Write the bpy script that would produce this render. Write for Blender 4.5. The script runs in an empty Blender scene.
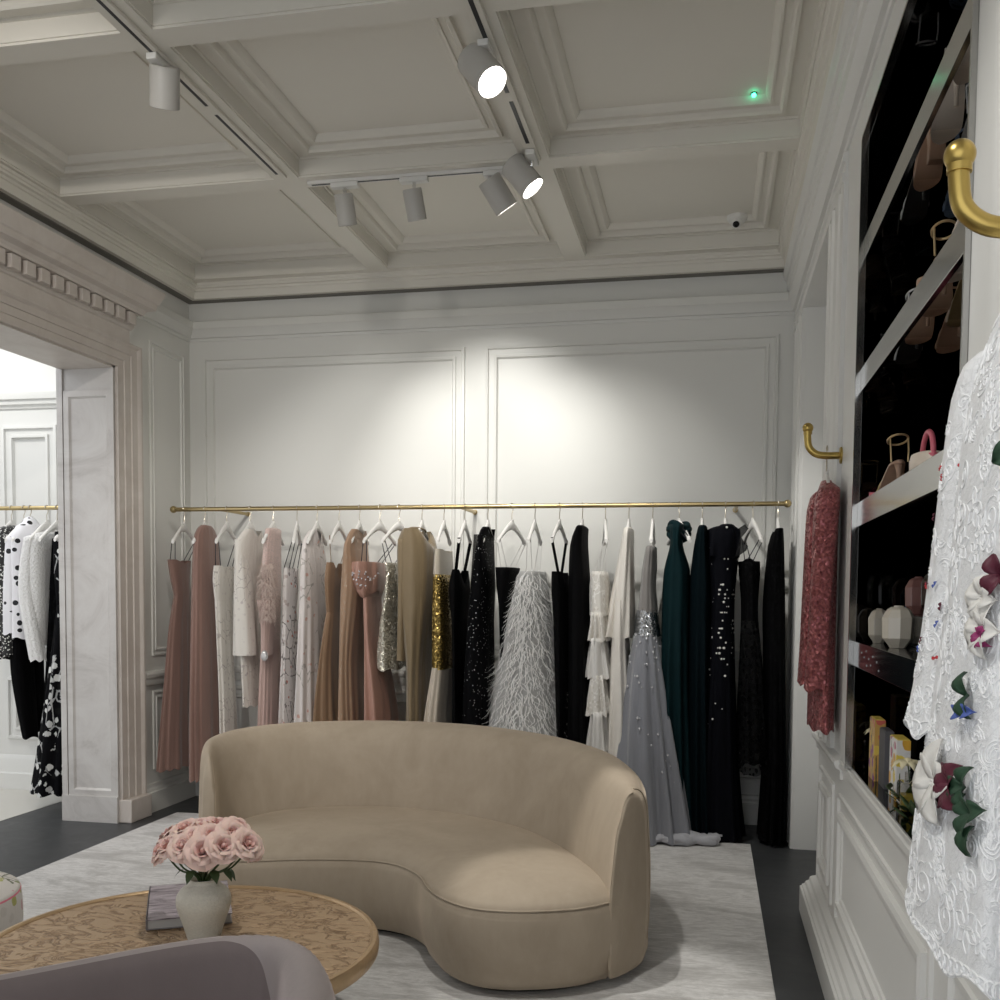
import bpy, math, random
from math import sin, cos, pi, radians as R
from mathutils import Vector as V, Matrix
random.seed(7)
sc = bpy.context.scene
COL = sc.collection

# ---------------------------------------------------------------- mesh helpers
class MB:
    def __init__(s): s.v = []; s.f = []
    def add(s, vs, fs):
        o = len(s.v); s.v += [tuple(p) for p in vs]; s.f += [tuple(i + o for i in f) for f in fs]
    def box(s, x0, x1, y0, y1, z0, z1):
        s.add([(x0,y0,z0),(x1,y0,z0),(x1,y1,z0),(x0,y1,z0),(x0,y0,z1),(x1,y0,z1),(x1,y1,z1),(x0,y1,z1)],
              [(3,2,1,0),(4,5,6,7),(0,1,5,4),(1,2,6,5),(2,3,7,6),(3,0,4,7)])
        return s
    def loft(s, rings, cap0=True, cap1=True, closed=True):
        n = len(rings[0]); vs = [p for r in rings for p in r]; fs = []
        for i in range(len(rings) - 1):
            for j in range(n if closed else n - 1):
                k = (j + 1) % n
                fs.append((i*n+j, i*n+k, (i+1)*n+k, (i+1)*n+j))
        if cap0: fs.append(tuple(range(n))[::-1])
        if cap1: fs.append(tuple(range((len(rings)-1)*n, len(rings)*n)))
        s.add(vs, fs); return s
    def tube(s, path, r, n=10, cap=True):
        path = [V(p) for p in path]; m = len(path)
        rr = r if hasattr(r, '__len__') else [r]*m
        rings = []; up = None
        for i, p in enumerate(path):
            t = (path[min(i+1, m-1)] - path[max(i-1, 0)]).normalized()
            if up is None:
                up = V((0,0,1)) if abs(t.z) < .9 else V((1,0,0))
            b = t.cross(up)
            if b.length < 1e-5: b = t.cross(V((0,1,0)))
            b.normalize(); up = b.cross(t).normalized()
            rings.append([p + (b*cos(a) + up*sin(a))*rr[i] for a in (2*pi*k/n for k in range(n))])
        return s.loft(rings, cap, cap)
    def lathe(s, prof, c=(0,0,0), n=40, cap=True, mat=None):
        rings = [[(r*cos(2*pi*k/n), r*sin(2*pi*k/n), z) for k in range(n)] for r, z in prof]
        M = mat or Matrix()
        rings = [[M @ V(p) + V(c) for p in r] for r in rings]
        return s.loft(rings, cap, cap)
    def ball(s, c, r, n=12, m=8, sq=(1,1,1)):
        c = V(c); rings = []
        for i in range(m+1):
            t = pi*i/m*.98 + .01*pi
            rings.append([c + V((r*sin(t)*cos(2*pi*k/n)*sq[0], r*sin(t)*sin(2*pi*k/n)*sq[1], -r*cos(t)*sq[2])) for k in range(n)])
        return s.loft(rings)
    def grid(s, fn, nu, nv):
        vs = [fn(i/nu, j/nv) for i in range(nu+1) for j in range(nv+1)]
        fs = [(i*(nv+1)+j, (i+1)*(nv+1)+j, (i+1)*(nv+1)+j+1, i*(nv+1)+j+1) for i in range(nu) for j in range(nv)]
        s.add(vs, fs); return s
    def xf(s, M):
        s.v = [tuple(M @ V(p)) for p in s.v]; return s
    def build(s, name, mat, parent=None, smooth=True, bevel=0, sub=0, solid=0, angle=40):
        me = bpy.data.meshes.new(name); me.from_pydata(s.v, [], s.f); me.validate()
        if smooth: me.shade_smooth() if hasattr(me, 'shade_smooth') else None
        o = bpy.data.objects.new(name, me); COL.objects.link(o)
        if mat: me.materials.append(mat)
        if parent: o.parent = parent
        if solid:
            m = o.modifiers.new('t', 'SOLIDIFY'); m.thickness = solid; m.offset = 0
        if bevel:
            m = o.modifiers.new('b', 'BEVEL'); m.width = bevel; m.segments = 2; m.limit_method = 'ANGLE'; m.angle_limit = R(40)
        if sub:
            m = o.modifiers.new('s', 'SUBSURF'); m.levels = sub; m.render_levels = sub
        if smooth and angle and not sub:
            try: me.set_sharp_from_angle(angle=R(angle))
            except Exception: pass
        return o

def tag(o, label=None, cat=None, group=None, kind=None):
    if label: o['label'] = label
    if cat: o['category'] = cat
    if group: o['group'] = group
    if kind: o['kind'] = kind
    return o
def empty(name, loc, label, cat, group=None, rz=0):
    o = bpy.data.objects.new(name, None); COL.objects.link(o); o.location = loc; o.rotation_euler = (0,0,rz)
    o.empty_display_size = .05
    return tag(o, label, cat, group)
def struct(name, mb, mat, **k):
    return tag(mb.build(name, mat, None, **k), kind='structure')
def copy_tree(o, parent=None):
    c = o.copy(); COL.objects.link(c); c.parent = parent
    for ch in list(o.children): copy_tree(ch, c)
    return c
def local(mb, loc):           # shift world-space vertices into a thing's local space
    return mb.xf(Matrix.Translation(-V(loc)))

def spline(pts, per=8, closed=False):
    pts = [V(p) for p in pts]; n = len(pts); out = []
    rng = n if closed else n-1
    for i in range(rng):
        g = (lambda k: pts[k % n]) if closed else (lambda k: pts[max(0, min(n-1, k))])
        p0, p1, p2, p3 = g(i-1), g(i), g(i+1), g(i+2)
        for q in range(per):
            t = q/per
            out.append(.5*((2*p1) + (p2-p0)*t + (2*p0-5*p1+4*p2-p3)*t*t + (3*p1-p0-3*p2+p3)*t**3))
    if not closed: out.append(pts[-1].copy())
    return out

# ---------------------------------------------------------------- material helpers
class N:
    def __init__(s, name):
        s.m = bpy.data.materials.new(name); s.m.use_nodes = True
        s.t = s.m.node_tree; s.b = s.t.nodes['Principled BSDF']; s.out = s.t.nodes['Material Output']
        s.co = None
    def n(s, kind, **kw):
        x = s.t.nodes.new(kind)
        for k, v in kw.items():
            if k in x.inputs.keys(): x.inputs[k].default_value = v
            else: setattr(x, k, v)
        return x
    def l(s, a, b): s.t.links.new(a, b)
    def pos(s, scale=(1,1,1), obj=True):
        tc = s.n('ShaderNodeTexCoord'); mp = s.n('ShaderNodeMapping'); mp.inputs['Scale'].default_value = scale
        s.l(tc.outputs['Object'], mp.inputs['Vector']); return mp.outputs['Vector']
    def noise(s, scale, detail=3, rough=.5, vec=None, dist=0):
        x = s.n('ShaderNodeTexNoise'); x.inputs['Scale'].default_value = scale; x.inputs['Detail'].default_value = detail
        x.inputs['Roughness'].default_value = rough; x.inputs['Distortion'].default_value = dist
        s.l(vec or s.pos(), x.inputs['Vector']); return x.outputs['Fac']
    def vor(s, scale, feature='F1', vec=None, rnd=1):
        x = s.n('ShaderNodeTexVoronoi'); x.feature = feature; x.inputs['Scale'].default_value = scale
        x.inputs['Randomness'].default_value = rnd
        s.l(vec or s.pos(), x.inputs['Vector']); return x
    def ramp(s, fac, stops, interp='LINEAR'):
        x = s.n('ShaderNodeValToRGB'); cr = x.color_ramp; cr.interpolation = interp
        while len(cr.elements) < len(stops): cr.elements.new(.5)
        for e, (p, c) in zip(cr.elements, stops):
            e.position = p; e.color = (*c, 1) if len(c) == 3 else c
        s.l(fac, x.inputs['Fac']); return x.outputs['Color']
    def mix(s, fac, a, b, mode='MIX'):
        x = s.n('ShaderNodeMix'); x.data_type = 'RGBA'; x.blend_type = mode
        for sock, val in ((x.inputs[0], fac), (x.inputs[6], a), (x.inputs[7], b)):
            if isinstance(val, (int, float)): sock.default_value = val
            elif isinstance(val, tuple): sock.default_value = (*val, 1)
            else: s.l(val, sock)
        return x.outputs[2]
    def math(s, op, a, b=None):
        x = s.n('ShaderNodeMath'); x.operation = op
        for i, v in enumerate((a, b)):
            if v is None: continue
            if isinstance(v, (int, float)): x.inputs[i].default_value = v
            else: s.l(v, x.inputs[i])
        return x.outputs[0]
    def bump(s, h, strength=.3, dist=.01):
        x = s.n('ShaderNodeBump'); x.inputs['Strength'].default_value = strength; x.inputs['Distance'].default_value = dist
        s.l(h, x.inputs['Height']); s.l(x.outputs['Normal'], s.b.inputs['Normal']); return x
    def col(s, c):
        if isinstance(c, tuple): s.b.inputs['Base Color'].default_value = (*c, 1)
        else: s.l(c, s.b.inputs['Base Color'])
    def set(s, **k):
        names = dict(rough='Roughness', metal='Metallic', sheen='Sheen Weight', srough='Sheen Roughness', spec='Specular IOR Level',
                     coat='Coat Weight', trans='Transmission Weight', ior='IOR', alpha='Alpha', sss='Subsurface Weight')
        for kk, v in k.items():
            i = s.b.inputs[names[kk]]
            if isinstance(v, (int, float)): i.default_value = v
            else: s.l(v, i)
        return s

def plain(name, c, rough=.5, metal=0, var=0, vscale=6, bump=0, bscale=60, **k):
    m = N(name)
    if var: m.col(m.mix(m.noise(vscale, 4), tuple(x*(1-var) for x in c), tuple(min(1, x*(1+var)) for x in c)))
    else: m.col(c)
    m.set(rough=rough, metal=metal, **k)
    if bump: m.bump(m.noise(bscale, 3), bump, .01)
    return m.m
def cloth(name, c, var=.12, sheen=.3, rough=.75, weave=500, stretch=1, bump=.15, alpha=1, **k):
    m = N(name)
    v = m.pos((1,1,stretch))
    m.col(m.mix(m.noise(9, 4, vec=v), tuple(x*(1-var) for x in c), tuple(min(1, x*(1+var)) for x in c)))
    m.set(rough=rough, sheen=sheen, srough=.4, alpha=alpha, **k)
    fold = m.noise(16, 3, .6, vec=m.pos((1,1,.14)), dist=.4)
    m.bump(m.math('ADD', m.math('MULTIPLY', fold, 3.0), m.math('MULTIPLY', m.noise(weave, 2), .35)), .55, .006)
    return m.m
def sequin(name, c, c2, scale=160, metal=.85, rough=.25, k=1.1, dark=None):
    m = N(name); vo = m.vor(scale)
    m.col(m.mix(vo.outputs['Color'], c, c2))
    g = m.n('ShaderNodeNewGeometry')
    sub = m.n('ShaderNodeVectorMath'); sub.operation = 'SUBTRACT'; sub.inputs[1].default_value = (.5,.5,.5)
    m.l(vo.outputs['Color'], sub.inputs[0])
    mul = m.n('ShaderNodeVectorMath'); mul.operation = 'SCALE'; mul.inputs['Scale'].default_value = k
    m.l(sub.outputs[0], mul.inputs[0])
    ad = m.n('ShaderNodeVectorMath'); ad.operation = 'ADD'
    m.l(g.outputs['Normal'], ad.inputs[0]); m.l(mul.outputs[0], ad.inputs[1])
    nr = m.n('ShaderNodeVectorMath'); nr.operation = 'NORMALIZE'; m.l(ad.outputs[0], nr.inputs[0])
    m.l(nr.outputs[0], m.b.inputs['Normal'])
    m.set(rough=rough, metal=metal)
    return m.m
def dotted(name, c, dc, scale=60, size=.25, rough=.7, drough=.2, dmetal=.6, sheen=.3, rnd=1, alpha=1, spec=.3):
    m = N(name); vo = m.vor(scale, rnd=rnd)
    f = m.math('LESS_THAN', vo.outputs['Distance'], size)
    m.col(m.mix(f, c, dc)); m.set(sheen=sheen, srough=.4, alpha=alpha, spec=spec)
    m.l(m.math('MULTIPLY', f, dmetal), m.b.inputs['Metallic'])
    m.l(m.math('SUBTRACT', rough, m.math('MULTIPLY', f, rough-drough)), m.b.inputs['Roughness'])
    return m.m
def floral(name, base, blobs, stem, scale=12, size=.26, sheen=.2, alpha=1, stemw=.035, sscale=9, spec=.3):
    m = N(name)
    warp = m.noise(14, 2)
    vo = m.vor(scale)
    d = m.math('ADD', vo.outputs['Distance'], m.math('MULTIPLY', m.math('SUBTRACT', m.noise(50, 2), .5), .35))
    bl = m.math('LESS_THAN', d, size)
    pick = m.ramp(m.n('ShaderNodeSeparateColor').outputs[0], [(0, blobs[0]), (1, blobs[-1])], 'CONSTANT') if False else None
    sp = m.n('ShaderNodeSeparateColor'); m.l(vo.outputs['Color'], sp.inputs[0])
    bc = m.ramp(sp.outputs[0], [(i/len(blobs), b) for i, b in enumerate(blobs)], 'CONSTANT')
    e = m.vor(sscale, 'DISTANCE_TO_EDGE', vec=m.pos((1,1,.6)))
    nz = m.math('ADD', e.outputs['Distance'], m.math('MULTIPLY', m.math('SUBTRACT', m.noise(60, 3), .5), .12))
    st = m.math('MULTIPLY', m.math('LESS_THAN', nz, stemw), m.math('GREATER_THAN', m.noise(4, 1), .47))
    c1 = m.mix(st, base, stem)
    m.col(m.mix(bl, c1, bc)); m.set(rough=.75, sheen=sheen, alpha=alpha, spec=spec)
    m.bump(m.math('ADD', m.math('MULTIPLY', m.noise(16, 3, .6, vec=m.pos((1,1,.14))), 3.0), m.math('MULTIPLY', m.noise(400, 2), .3)), .5, .006)
    return m.m
def metalm(name, c, rough=.3, bump=0, bscale=80): return plain(name, c, rough, 1, var=.05, bump=bump, bscale=bscale)
def glassy(name, c=(1,1,1), rough=.02, fac=.2):
    m = N(name); t = m.n('ShaderNodeBsdfTransparent'); t.inputs['Color'].default_value = (*c, 1)
    g = m.n('ShaderNodeBsdfGlossy'); g.inputs['Roughness'].default_value = rough
    lw = m.n('ShaderNodeLayerWeight'); lw.inputs['Blend'].default_value = fac
    mx = m.n('ShaderNodeMixShader'); m.l(lw.outputs['Facing'], mx.inputs[0]); m.l(t.outputs[0], mx.inputs[1]); m.l(g.outputs[0], mx.inputs[2])
    m.l(mx.outputs[0], m.out.inputs['Surface']); return m.m

M = {}
M['paint'] = plain('wall_paint', (.74,.735,.70), .42, var=.02, vscale=2)
M['paint_r'] = plain('wainscot_paint', (.78,.775,.75), .38, var=.015, vscale=2)
M['ceil'] = plain('ceiling_paint', (.77,.74,.67), .6, var=.02, vscale=1.5)
M['shade_strip'] = plain('shade_strip_paint', (.20,.19,.17), .8)  # dark colour standing in for the shade under the ceiling cornice
M['farwall'] = plain('far_room_paint', (.70,.695,.67), .5)
def stone():
    m = N('door_stone'); n1 = m.noise(3.5, 8, .65, dist=.8); n2 = m.noise(14, 6, .7)
    c = m.ramp(n1, [(.3,(.55,.49,.44)),(.5,(.62,.565,.515)),(.7,(.68,.63,.585))])
    c = m.mix(m.math('MULTIPLY', n2, .35), c, (.50,.45,.42))
    m.col(c); m.set(rough=.45); return m.m
M['stone'] = stone()
def stone2():
    m = N('jamb_marble'); n1 = m.noise(2.2, 9, .7, dist=1.5)
    m.col(m.ramp(n1, [(.32,(.43,.405,.385)),(.47,(.54,.515,.495)),(.6,(.58,.56,.54)),(.72,(.51,.485,.465))])); m.set(rough=.4); return m.m
M['marble'] = stone2()
def floorm():
    m = N('dark_slate_floor'); v = m.pos()
    br = m.n('ShaderNodeTexBrick'); m.l(v, br.inputs['Vector']); br.inputs['Scale'].default_value = 1
    br.inputs['Brick Width'].default_value = 1.2; br.inputs['Row Height'].default_value = .18; br.inputs['Mortar Size'].default_value = .003
    br.inputs['Color1'].default_value = (.024,.026,.028,1); br.inputs['Color2'].default_value = (.038,.04,.042,1); br.inputs['Mortar'].default_value = (.012,.012,.013,1)
    n = m.noise(6, 6, .7, dist=1)
    m.col(m.mix(n, br.outputs['Color'], (.05,.052,.055)))
    m.set(rough=m.math('ADD', .32, m.math('MULTIPLY', n, .25))); return m.m
M['floor'] = floorm()
M['pale_floor'] = plain('pale_stone_floor', (.62,.60,.55), .35, var=.04, vscale=3)
def rugm():
    m = N('silk_rug'); v = m.pos((1,2.2,1))
    a = m.noise(2.2, 8, .72, vec=v, dist=.6); b = m.noise(38, 5, .75, vec=m.pos((.5,2.0,1)))
    c = m.ramp(a, [(.30,(.36,.345,.33)),(.44,(.52,.505,.49)),(.54,(.70,.685,.67)),(.68,(.50,.485,.47))])
    m.col(m.mix(m.math('MULTIPLY', m.ramp(b,[(.42,(0,0,0)),(.62,(1,1,1))]), .45), c, (.29,.275,.255)))
    m.set(rough=.65, sheen=.4, srough=.35); m.bump(b, .35, .006); return m.m
M['rug'] = rugm()
def velvet(name, c, c2, sc=3.5, sheen=.7, spec=.2):
    m = N(name); a = m.noise(sc, 5, .6, dist=.7); b = m.noise(26, 4, .6, vec=m.pos((1,1,.35)))
    m.col(m.mix(m.math('ADD', m.math('MULTIPLY', a, .75), m.math('MULTIPLY', b, .25)), c, c2))
    m.set(rough=.72, sheen=sheen, srough=.38, spec=spec)
    m.b.inputs['Sheen Tint'].default_value = (*[min(1, x*1.6) for x in c2], 1)
    m.bump(m.noise(350, 2), .12, .002); return m.m
M['sofa'] = velvet('beige_velvet', (.27,.215,.155), (.50,.42,.33), sheen=.5)
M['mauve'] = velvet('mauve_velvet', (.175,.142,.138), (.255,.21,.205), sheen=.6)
M['mauve_rim'] = velvet('mauve_velvet_rim', (.34,.295,.285), (.42,.365,.355), sheen=.9)  # lit copy of the mauve velvet: crown and band highlight put into the colour
M['black_plinth'] = plain('black_plinth', (.012,.012,.012), .5)
def bronze():
    m = N('hammered_bronze'); a = m.noise(8, 4, .6, vec=m.pos((1,1.9,1)), dist=1.3)
    line = m.math('ABSOLUTE', m.math('SUBTRACT', a, .5))
    r = m.ramp(line, [(0,(.20,.12,.06)),(.014,(.36,.235,.135)),(.06,(.52,.365,.225))])
    m.col(r); m.set(metal=.45, rough=.42); m.bump(m.ramp(line, [(0,(0,0,0)),(.07,(1,1,1))]), .6, .008); return m.m
M['bronze'] = bronze()
M['bronze_rim'] = plain('bronze_rim', (.53,.37,.215), .36, .7, var=.2, vscale=14, bump=.3, bscale=40)
M['brass'] = metalm('brushed_brass', (.50,.36,.11), .3)
M['brass_rail'] = metalm('rail_brass', (.50,.39,.20), .3)
M['vase'] = plain('stoneware', (.80,.76,.66), .65, var=.12, vscale=120, bump=.35, bscale=220)
M['rose'] = plain('rose_petal', (.86,.59,.51), .6, var=.06, vscale=18, sheen=.2, sss=.12)
M['rose2'] = plain('rose_petal_deep', (.82,.52,.47), .6, var=.08, vscale=18, sss=.12)
M['leafg'] = plain('rose_leaf', (.05,.085,.03), .5, var=.3)
M['steel'] = plain('polished_steel', (.46,.455,.44), .16, 1)
M['mirror'] = plain('black_mirror', (.035,.034,.034), .03, 1, spec=.5)
M['gloss_black'] = plain('gloss_black', (.006,.006,.007), .10, 0, spec=.25)
M['spot'] = plain('lamp_grey', (.52,.505,.475), .45)
M['white_plastic'] = plain('white_plastic', (.80,.79,.76), .35)
M['hanger'] = plain('hanger_white', (.84,.82,.79), .4)
M['wire'] = plain('hanger_wire', (.55,.50,.42), .3, 1)
M['chrome'] = plain('chrome', (.75,.75,.75), .12, 1)
M['slot'] = plain('track_slot', (.012,.012,.015), .4)
M['ribbon'] = plain('black_ribbon', (.02,.018,.03), .5)
M['ribbon_w'] = plain('white_ribbon', (.7,.68,.66), .5)
def emit(name, c, s):
    m = N(name); e = m.n('ShaderNodeEmission'); e.inputs['Color'].default_value = (*c,1); e.inputs['Strength'].default_value = s
    m.l(e.outputs[0], m.out.inputs['Surface']); return m.m
M['lamp'] = emit('lamp_glow', (1,.97,.92), 14)
M['led'] = emit('green_led', (.05,1,.45), 5)
# clothing
M['rose_tulle'] = cloth('rose_tulle', (.275,.165,.135), .18, stretch=.15, sheen=.5)
M['rose_tulle2'] = cloth('rose_tulle_light', (.30,.18,.148), .18, stretch=.15, sheen=.5)
M['ivory'] = cloth('ivory_crepe', (.80,.76,.70), .05)
M['ivory_emb'] = floral('ivory_embroidered', (.78,.745,.69), [(.70,.66,.62),(.60,.55,.53),(.74,.70,.66)], (.52,.48,.45), scale=26, size=.24, stemw=.022, sscale=22)
M['blush_sequin'] = dotted('blush_sequin', (.66,.50,.46), (.85,.74,.70), 150, .32)
M['blush'] = cloth('blush_pleat', (.56,.40,.36), .12, stretch=.1)
M['branch'] = floral('branch_floral', (.70,.66,.64), [(.50,.42,.40),(.50,.20,.15),(.25,.22,.21),(.60,.55,.53),(.56,.50,.48)], (.16,.14,.135), scale=24, size=.27, stemw=.03, sscale=15)
M['coral_floral'] = floral('coral_floral', (.74,.69,.67), [(.66,.42,.36),(.78,.72,.70),(.62,.54,.52),(.76,.70,.68),(.50,.47,.45)], (.46,.43,.40), scale=17, size=.25, stemw=.022, sscale=12)
M['rose_gold'] = dotted('rose_gold_glitter', (.29,.185,.115), (.75,.58,.43), 110, .2)
M['gold_dot'] = dotted('gold_dot_tulle', (.36,.235,.155), (.80,.68,.54), 75, .22)
M['pink_satin'] = cloth('pink_satin', (.45,.255,.20), .06, rough=.32, sheen=.1)
M['silver_sequin'] = sequin('silver_sequin', (.56,.53,.44), (.95,.93,.82), 140, metal=.6, rough=.25, k=1.5)
M['olive_knit'] = cloth('olive_lurex', (.23,.17,.095), .1, rough=.5, sheen=.4, weave=300, bump=.3)
M['champagne_sheer'] = dotted('champagne_sheer', (.58,.52,.43), (.8,.7,.5), 120, .2)
M['gold_sequin'] = sequin('gold_sequin', (.36,.24,.06), (.68,.50,.18), 130)
M['champagne'] = cloth('champagne_tulle', (.60,.53,.44), .1, stretch=.1)
M['black'] = cloth('black_crepe', (.003,.003,.0034), .2, sheen=0, spec=.06)
M['black2'] = cloth('black_jersey', (.0035,.0035,.004), .2, sheen=0, spec=.06)
M['black_star'] = dotted('black_spangle', (.003,.003,.0036), (.9,.9,.92), 55, .13, dmetal=.5, sheen=0, spec=.05)
M['black_sheer'] = dotted('black_sheer', (.012,.012,.013), (.3,.3,.32), 90, .1, sheen=0, alpha=.7, spec=.05)
M['shade_grey_cloth'] = cloth('shade_grey_lining', (.50,.495,.485), .06)  # lining greyed so the shade between feather strands is in its colour
M['feather'] = plain('white_feather', (.93,.92,.90), .7, var=.04, vscale=30)
M['blush_feather'] = plain('blush_feather', (.72,.60,.54), .7, var=.1, vscale=30)
M['white_lace_cloth'] = floral('white_lace_tier', (.70,.67,.62), [(.82,.79,.74),(.60,.56,.50),(.84,.82,.78)], (.86,.84,.80), scale=34, size=.3, stemw=.04, sscale=26)
M['white_tulle'] = cloth('white_tulle', (.72,.70,.67), .06, stretch=.1)
M['ivory_satin'] = cloth('ivory_satin', (.76,.72,.66), .05, rough=.35, sheen=.1)
M['grey_sheer'] = cloth('grey_sheer', (.22,.205,.195), .12)
M['crystal_grey'] = sequin('crystal_grey', (.30,.31,.33), (.85,.87,.90), 120)
M['grey_tulle'] = cloth('grey_tulle', (.22,.225,.25), .22, stretch=.08, sheen=.5)
M['grey_train'] = cloth('grey_train_tulle', (.42,.42,.45), .2, sheen=.5)
M['teal_velvet'] = velvet('teal_velvet', (.002,.010,.012), (.004,.022,.026), sheen=.0, spec=.1)
M['dark_teal'] = velvet('dark_teal_velvet', (.002,.005,.007), (.0025,.007,.009), sheen=.0, spec=.04)
M['navy_pearl'] = cloth('navy_tulle', (.003,.0033,.0055), .2, sheen=0, spec=.06)
M['black_lace'] = floral('black_lace', (.003,.003,.0035), [(.0015,.0015,.0015),(.007,.007,.0075)], (.001,.001,.001), scale=40, size=.35, sheen=0, spec=.04, stemw=.05, sscale=30)
def sheerlace():
    m = N('black_lace_sheer'); vo = m.vor(26); d = m.math('ADD', vo.outputs['Distance'], m.math('MULTIPLY', m.math('SUBTRACT', m.noise(60,2), .5), .4))
    f = m.math('LESS_THAN', d, .42); m.col((.005,.005,.0055)); m.set(rough=.7, spec=.05)
    m.l(m.math('ADD', .62, m.math('MULTIPLY', f, .38)), m.b.inputs['Alpha']); return m.m
M['black_lace_sheer'] = sheerlace()
M['burgundy'] = sequin('burgundy_sequin', (.13,.02,.03), (.72,.25,.25), 110, metal=.55, rough=.28, k=1.4)
M['speckle'] = dotted('black_white_speckle', (.02,.02,.02), (.7,.7,.66), 60, .33, dmetal=0)
M['polka'] = dotted('polka_dot', (.80,.79,.82), (.01,.01,.012), 16, .30, dmetal=0, rnd=.55)
M['white_fluffy'] = plain('white_applique', (.78,.77,.76), .8, bump=1, bscale=70)
M['flock'] = floral('black_white_flock', (.005,.005,.006), [(.62,.62,.60),(.01,.01,.01),(.45,.45,.44)], (.35,.35,.35), spec=.05, sheen=0, scale=15, size=.34, stemw=.045, sscale=12)
def lacewhite():
    m = N('white_guipure_lace')
    v = m.pos(); wob = m.noise(9, 2)
    a = m.vor(17, 'F1'); ring = m.math('SINE', m.math('MULTIPLY', a.outputs['Distance'], 34))
    b = m.vor(60, 'DISTANCE_TO_EDGE'); hole = m.math('LESS_THAN', b.outputs['Distance'], .05)
    h = m.math('ADD', m.math('MULTIPLY', ring, .05), m.math('ADD', m.math('MULTIPLY', m.noise(34, 5, .7, dist=2.2), 1.1), m.math('MULTIPLY', hole, -.3)))
    m.col(m.mix(m.math('MULTIPLY', hole, .18), (.90,.905,.92), (.66,.67,.69))); m.set(rough=.75, sheen=.2)
    m.bump(h, .7, .006); return m.m
M['lace'] = lacewhite()
M['lace_thread'] = plain('white_thread', (.93,.935,.945), .7)
for nm, c in dict(wine=(.10,.012,.03), magenta=(.30,.03,.14), blue=(.08,.13,.42), green=(.02,.06,.03), yellow=(.75,.55,.12), petal=(.80,.78,.74), red=(.5,.03,.04)).items():
    M['ap_'+nm] = plain('applique_'+nm, c, .6, var=.25, vscale=40)
M['tan'] = plain('tan_leather', (.55,.34,.23), .35)
M['gold_leather'] = plain('gold_leather', (.62,.46,.24), .28, .5)
M['nude'] = plain('nude_leather', (.86,.74,.62), .35)
M['blue_leather'] = plain('blue_satin_shoe', (.14,.20,.30), .35)
M['black_leather'] = plain('black_leather', (.02,.018,.018), .3)
M['silver'] = plain('silver_crystal', (.85,.85,.87), .2, .6, bump=.6, bscale=160)
M['clear'] = glassy('clear_vinyl', (.86,.86,.88), .05, .35)
M['glass'] = glassy('shelf_glass', (.95,.95,.95), .02, .06)
M['bottle_glass'] = glassy('bottle_glass', (.80,.80,.78), .03, .3)
M['pink_leather'] = plain('pink_leather', (.75,.16,.22), .4)
M['cream_gloss'] = plain('cream_lacquer', (.66,.60,.50), .18, coat=.4)
M['rose_gloss'] = plain('rose_lacquer', (.32,.15,.13), .2, coat=.4)
M['blue_gloss'] = plain('blue_lacquer', (.05,.18,.38), .2, coat=.4)
M['oil'] = plain('yellow_oil', (.62,.48,.10), .12, trans=.3)
M['box_floral'] = floral('floral_box', (.74,.72,.70), [(.40,.10,.32),(.72,.40,.05),(.78,.60,.10),(.5,.12,.2)], (.10,.14,.05), scale=22, size=.42, sscale=18)
M['box_orange'] = floral('orange_box', (.60,.36,.10), [(.62,.14,.10),(.25,.05,.20),(.75,.55,.10)], (.08,.08,.04), scale=26, size=.42, sscale=18)
M['box_grey'] = plain('grey_box', (.10,.10,.11), .5)
M['box_yellow'] = plain('yellow_card', (.72,.55,.10), .5)
M['cream_petal'] = plain('cream_petal', (.78,.70,.46), .6, var=.1)
def bookm():
    m = N('book_cover'); a = m.noise(16, 6, .7, vec=m.pos((.6,2.4,1)), dist=1.2)
    m.col(m.ramp(a, [(.33,(.06,.05,.06)),(.46,(.33,.28,.31)),(.58,(.55,.49,.53)),(.7,(.40,.34,.38))])); m.set(rough=.3); return m.m
M['book'] = bookm()
M['paper'] = plain('page_edge', (.52,.50,.48), .7)
M['book_spine'] = plain('book_spine', (.25,.23,.235), .4)
M['floral_chair'] = floral('chair_floral', (.66,.62,.58), [(.42,.42,.12),(.60,.56,.52),(.60,.34,.36),(.22,.25,.10),(.45,.43,.2)], (.14,.15,.08), scale=17, size=.34, sscale=13)
M['pink_pipe'] = plain('pink_piping', (.75,.20,.28), .5)
# ---------------------------------------------------------------- the room
XL, XR, YB = -3.72, .516, 6.85
ZB, ZP = 3.678, 3.815          # underside of beams, coffer panels
def ring(mb, rect, prof, place):
    """mitred frame: prof = (inward offset, height); rect=(a0,a1,b0,b1); place(a,b,h)->xyz"""
    a0, a1, b0, b1 = rect
    rings = []
    for o, h in prof:
        rings.append([place(a0+o, b0+o, h), place(a1-o, b0+o, h), place(a1-o, b1-o, h), place(a0+o, b1-o, h)])
    mb.loft(rings, False, False); return mb
# floor
struct('floor', MB().box(-4.49, 1.0, -2.0, YB+.1, -.1, 0), M['floor'], smooth=False)
struct('floor_pale', MB().box(-8.5, -4.49, 1.0, YB+.1, -.1, 0.002), M['pale_floor'], smooth=False)
# back wall
struct('wall_back', MB().box(-4.3, 1.0, YB, YB+.15, 0, 3.9), M['paint'], smooth=False)
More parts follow.
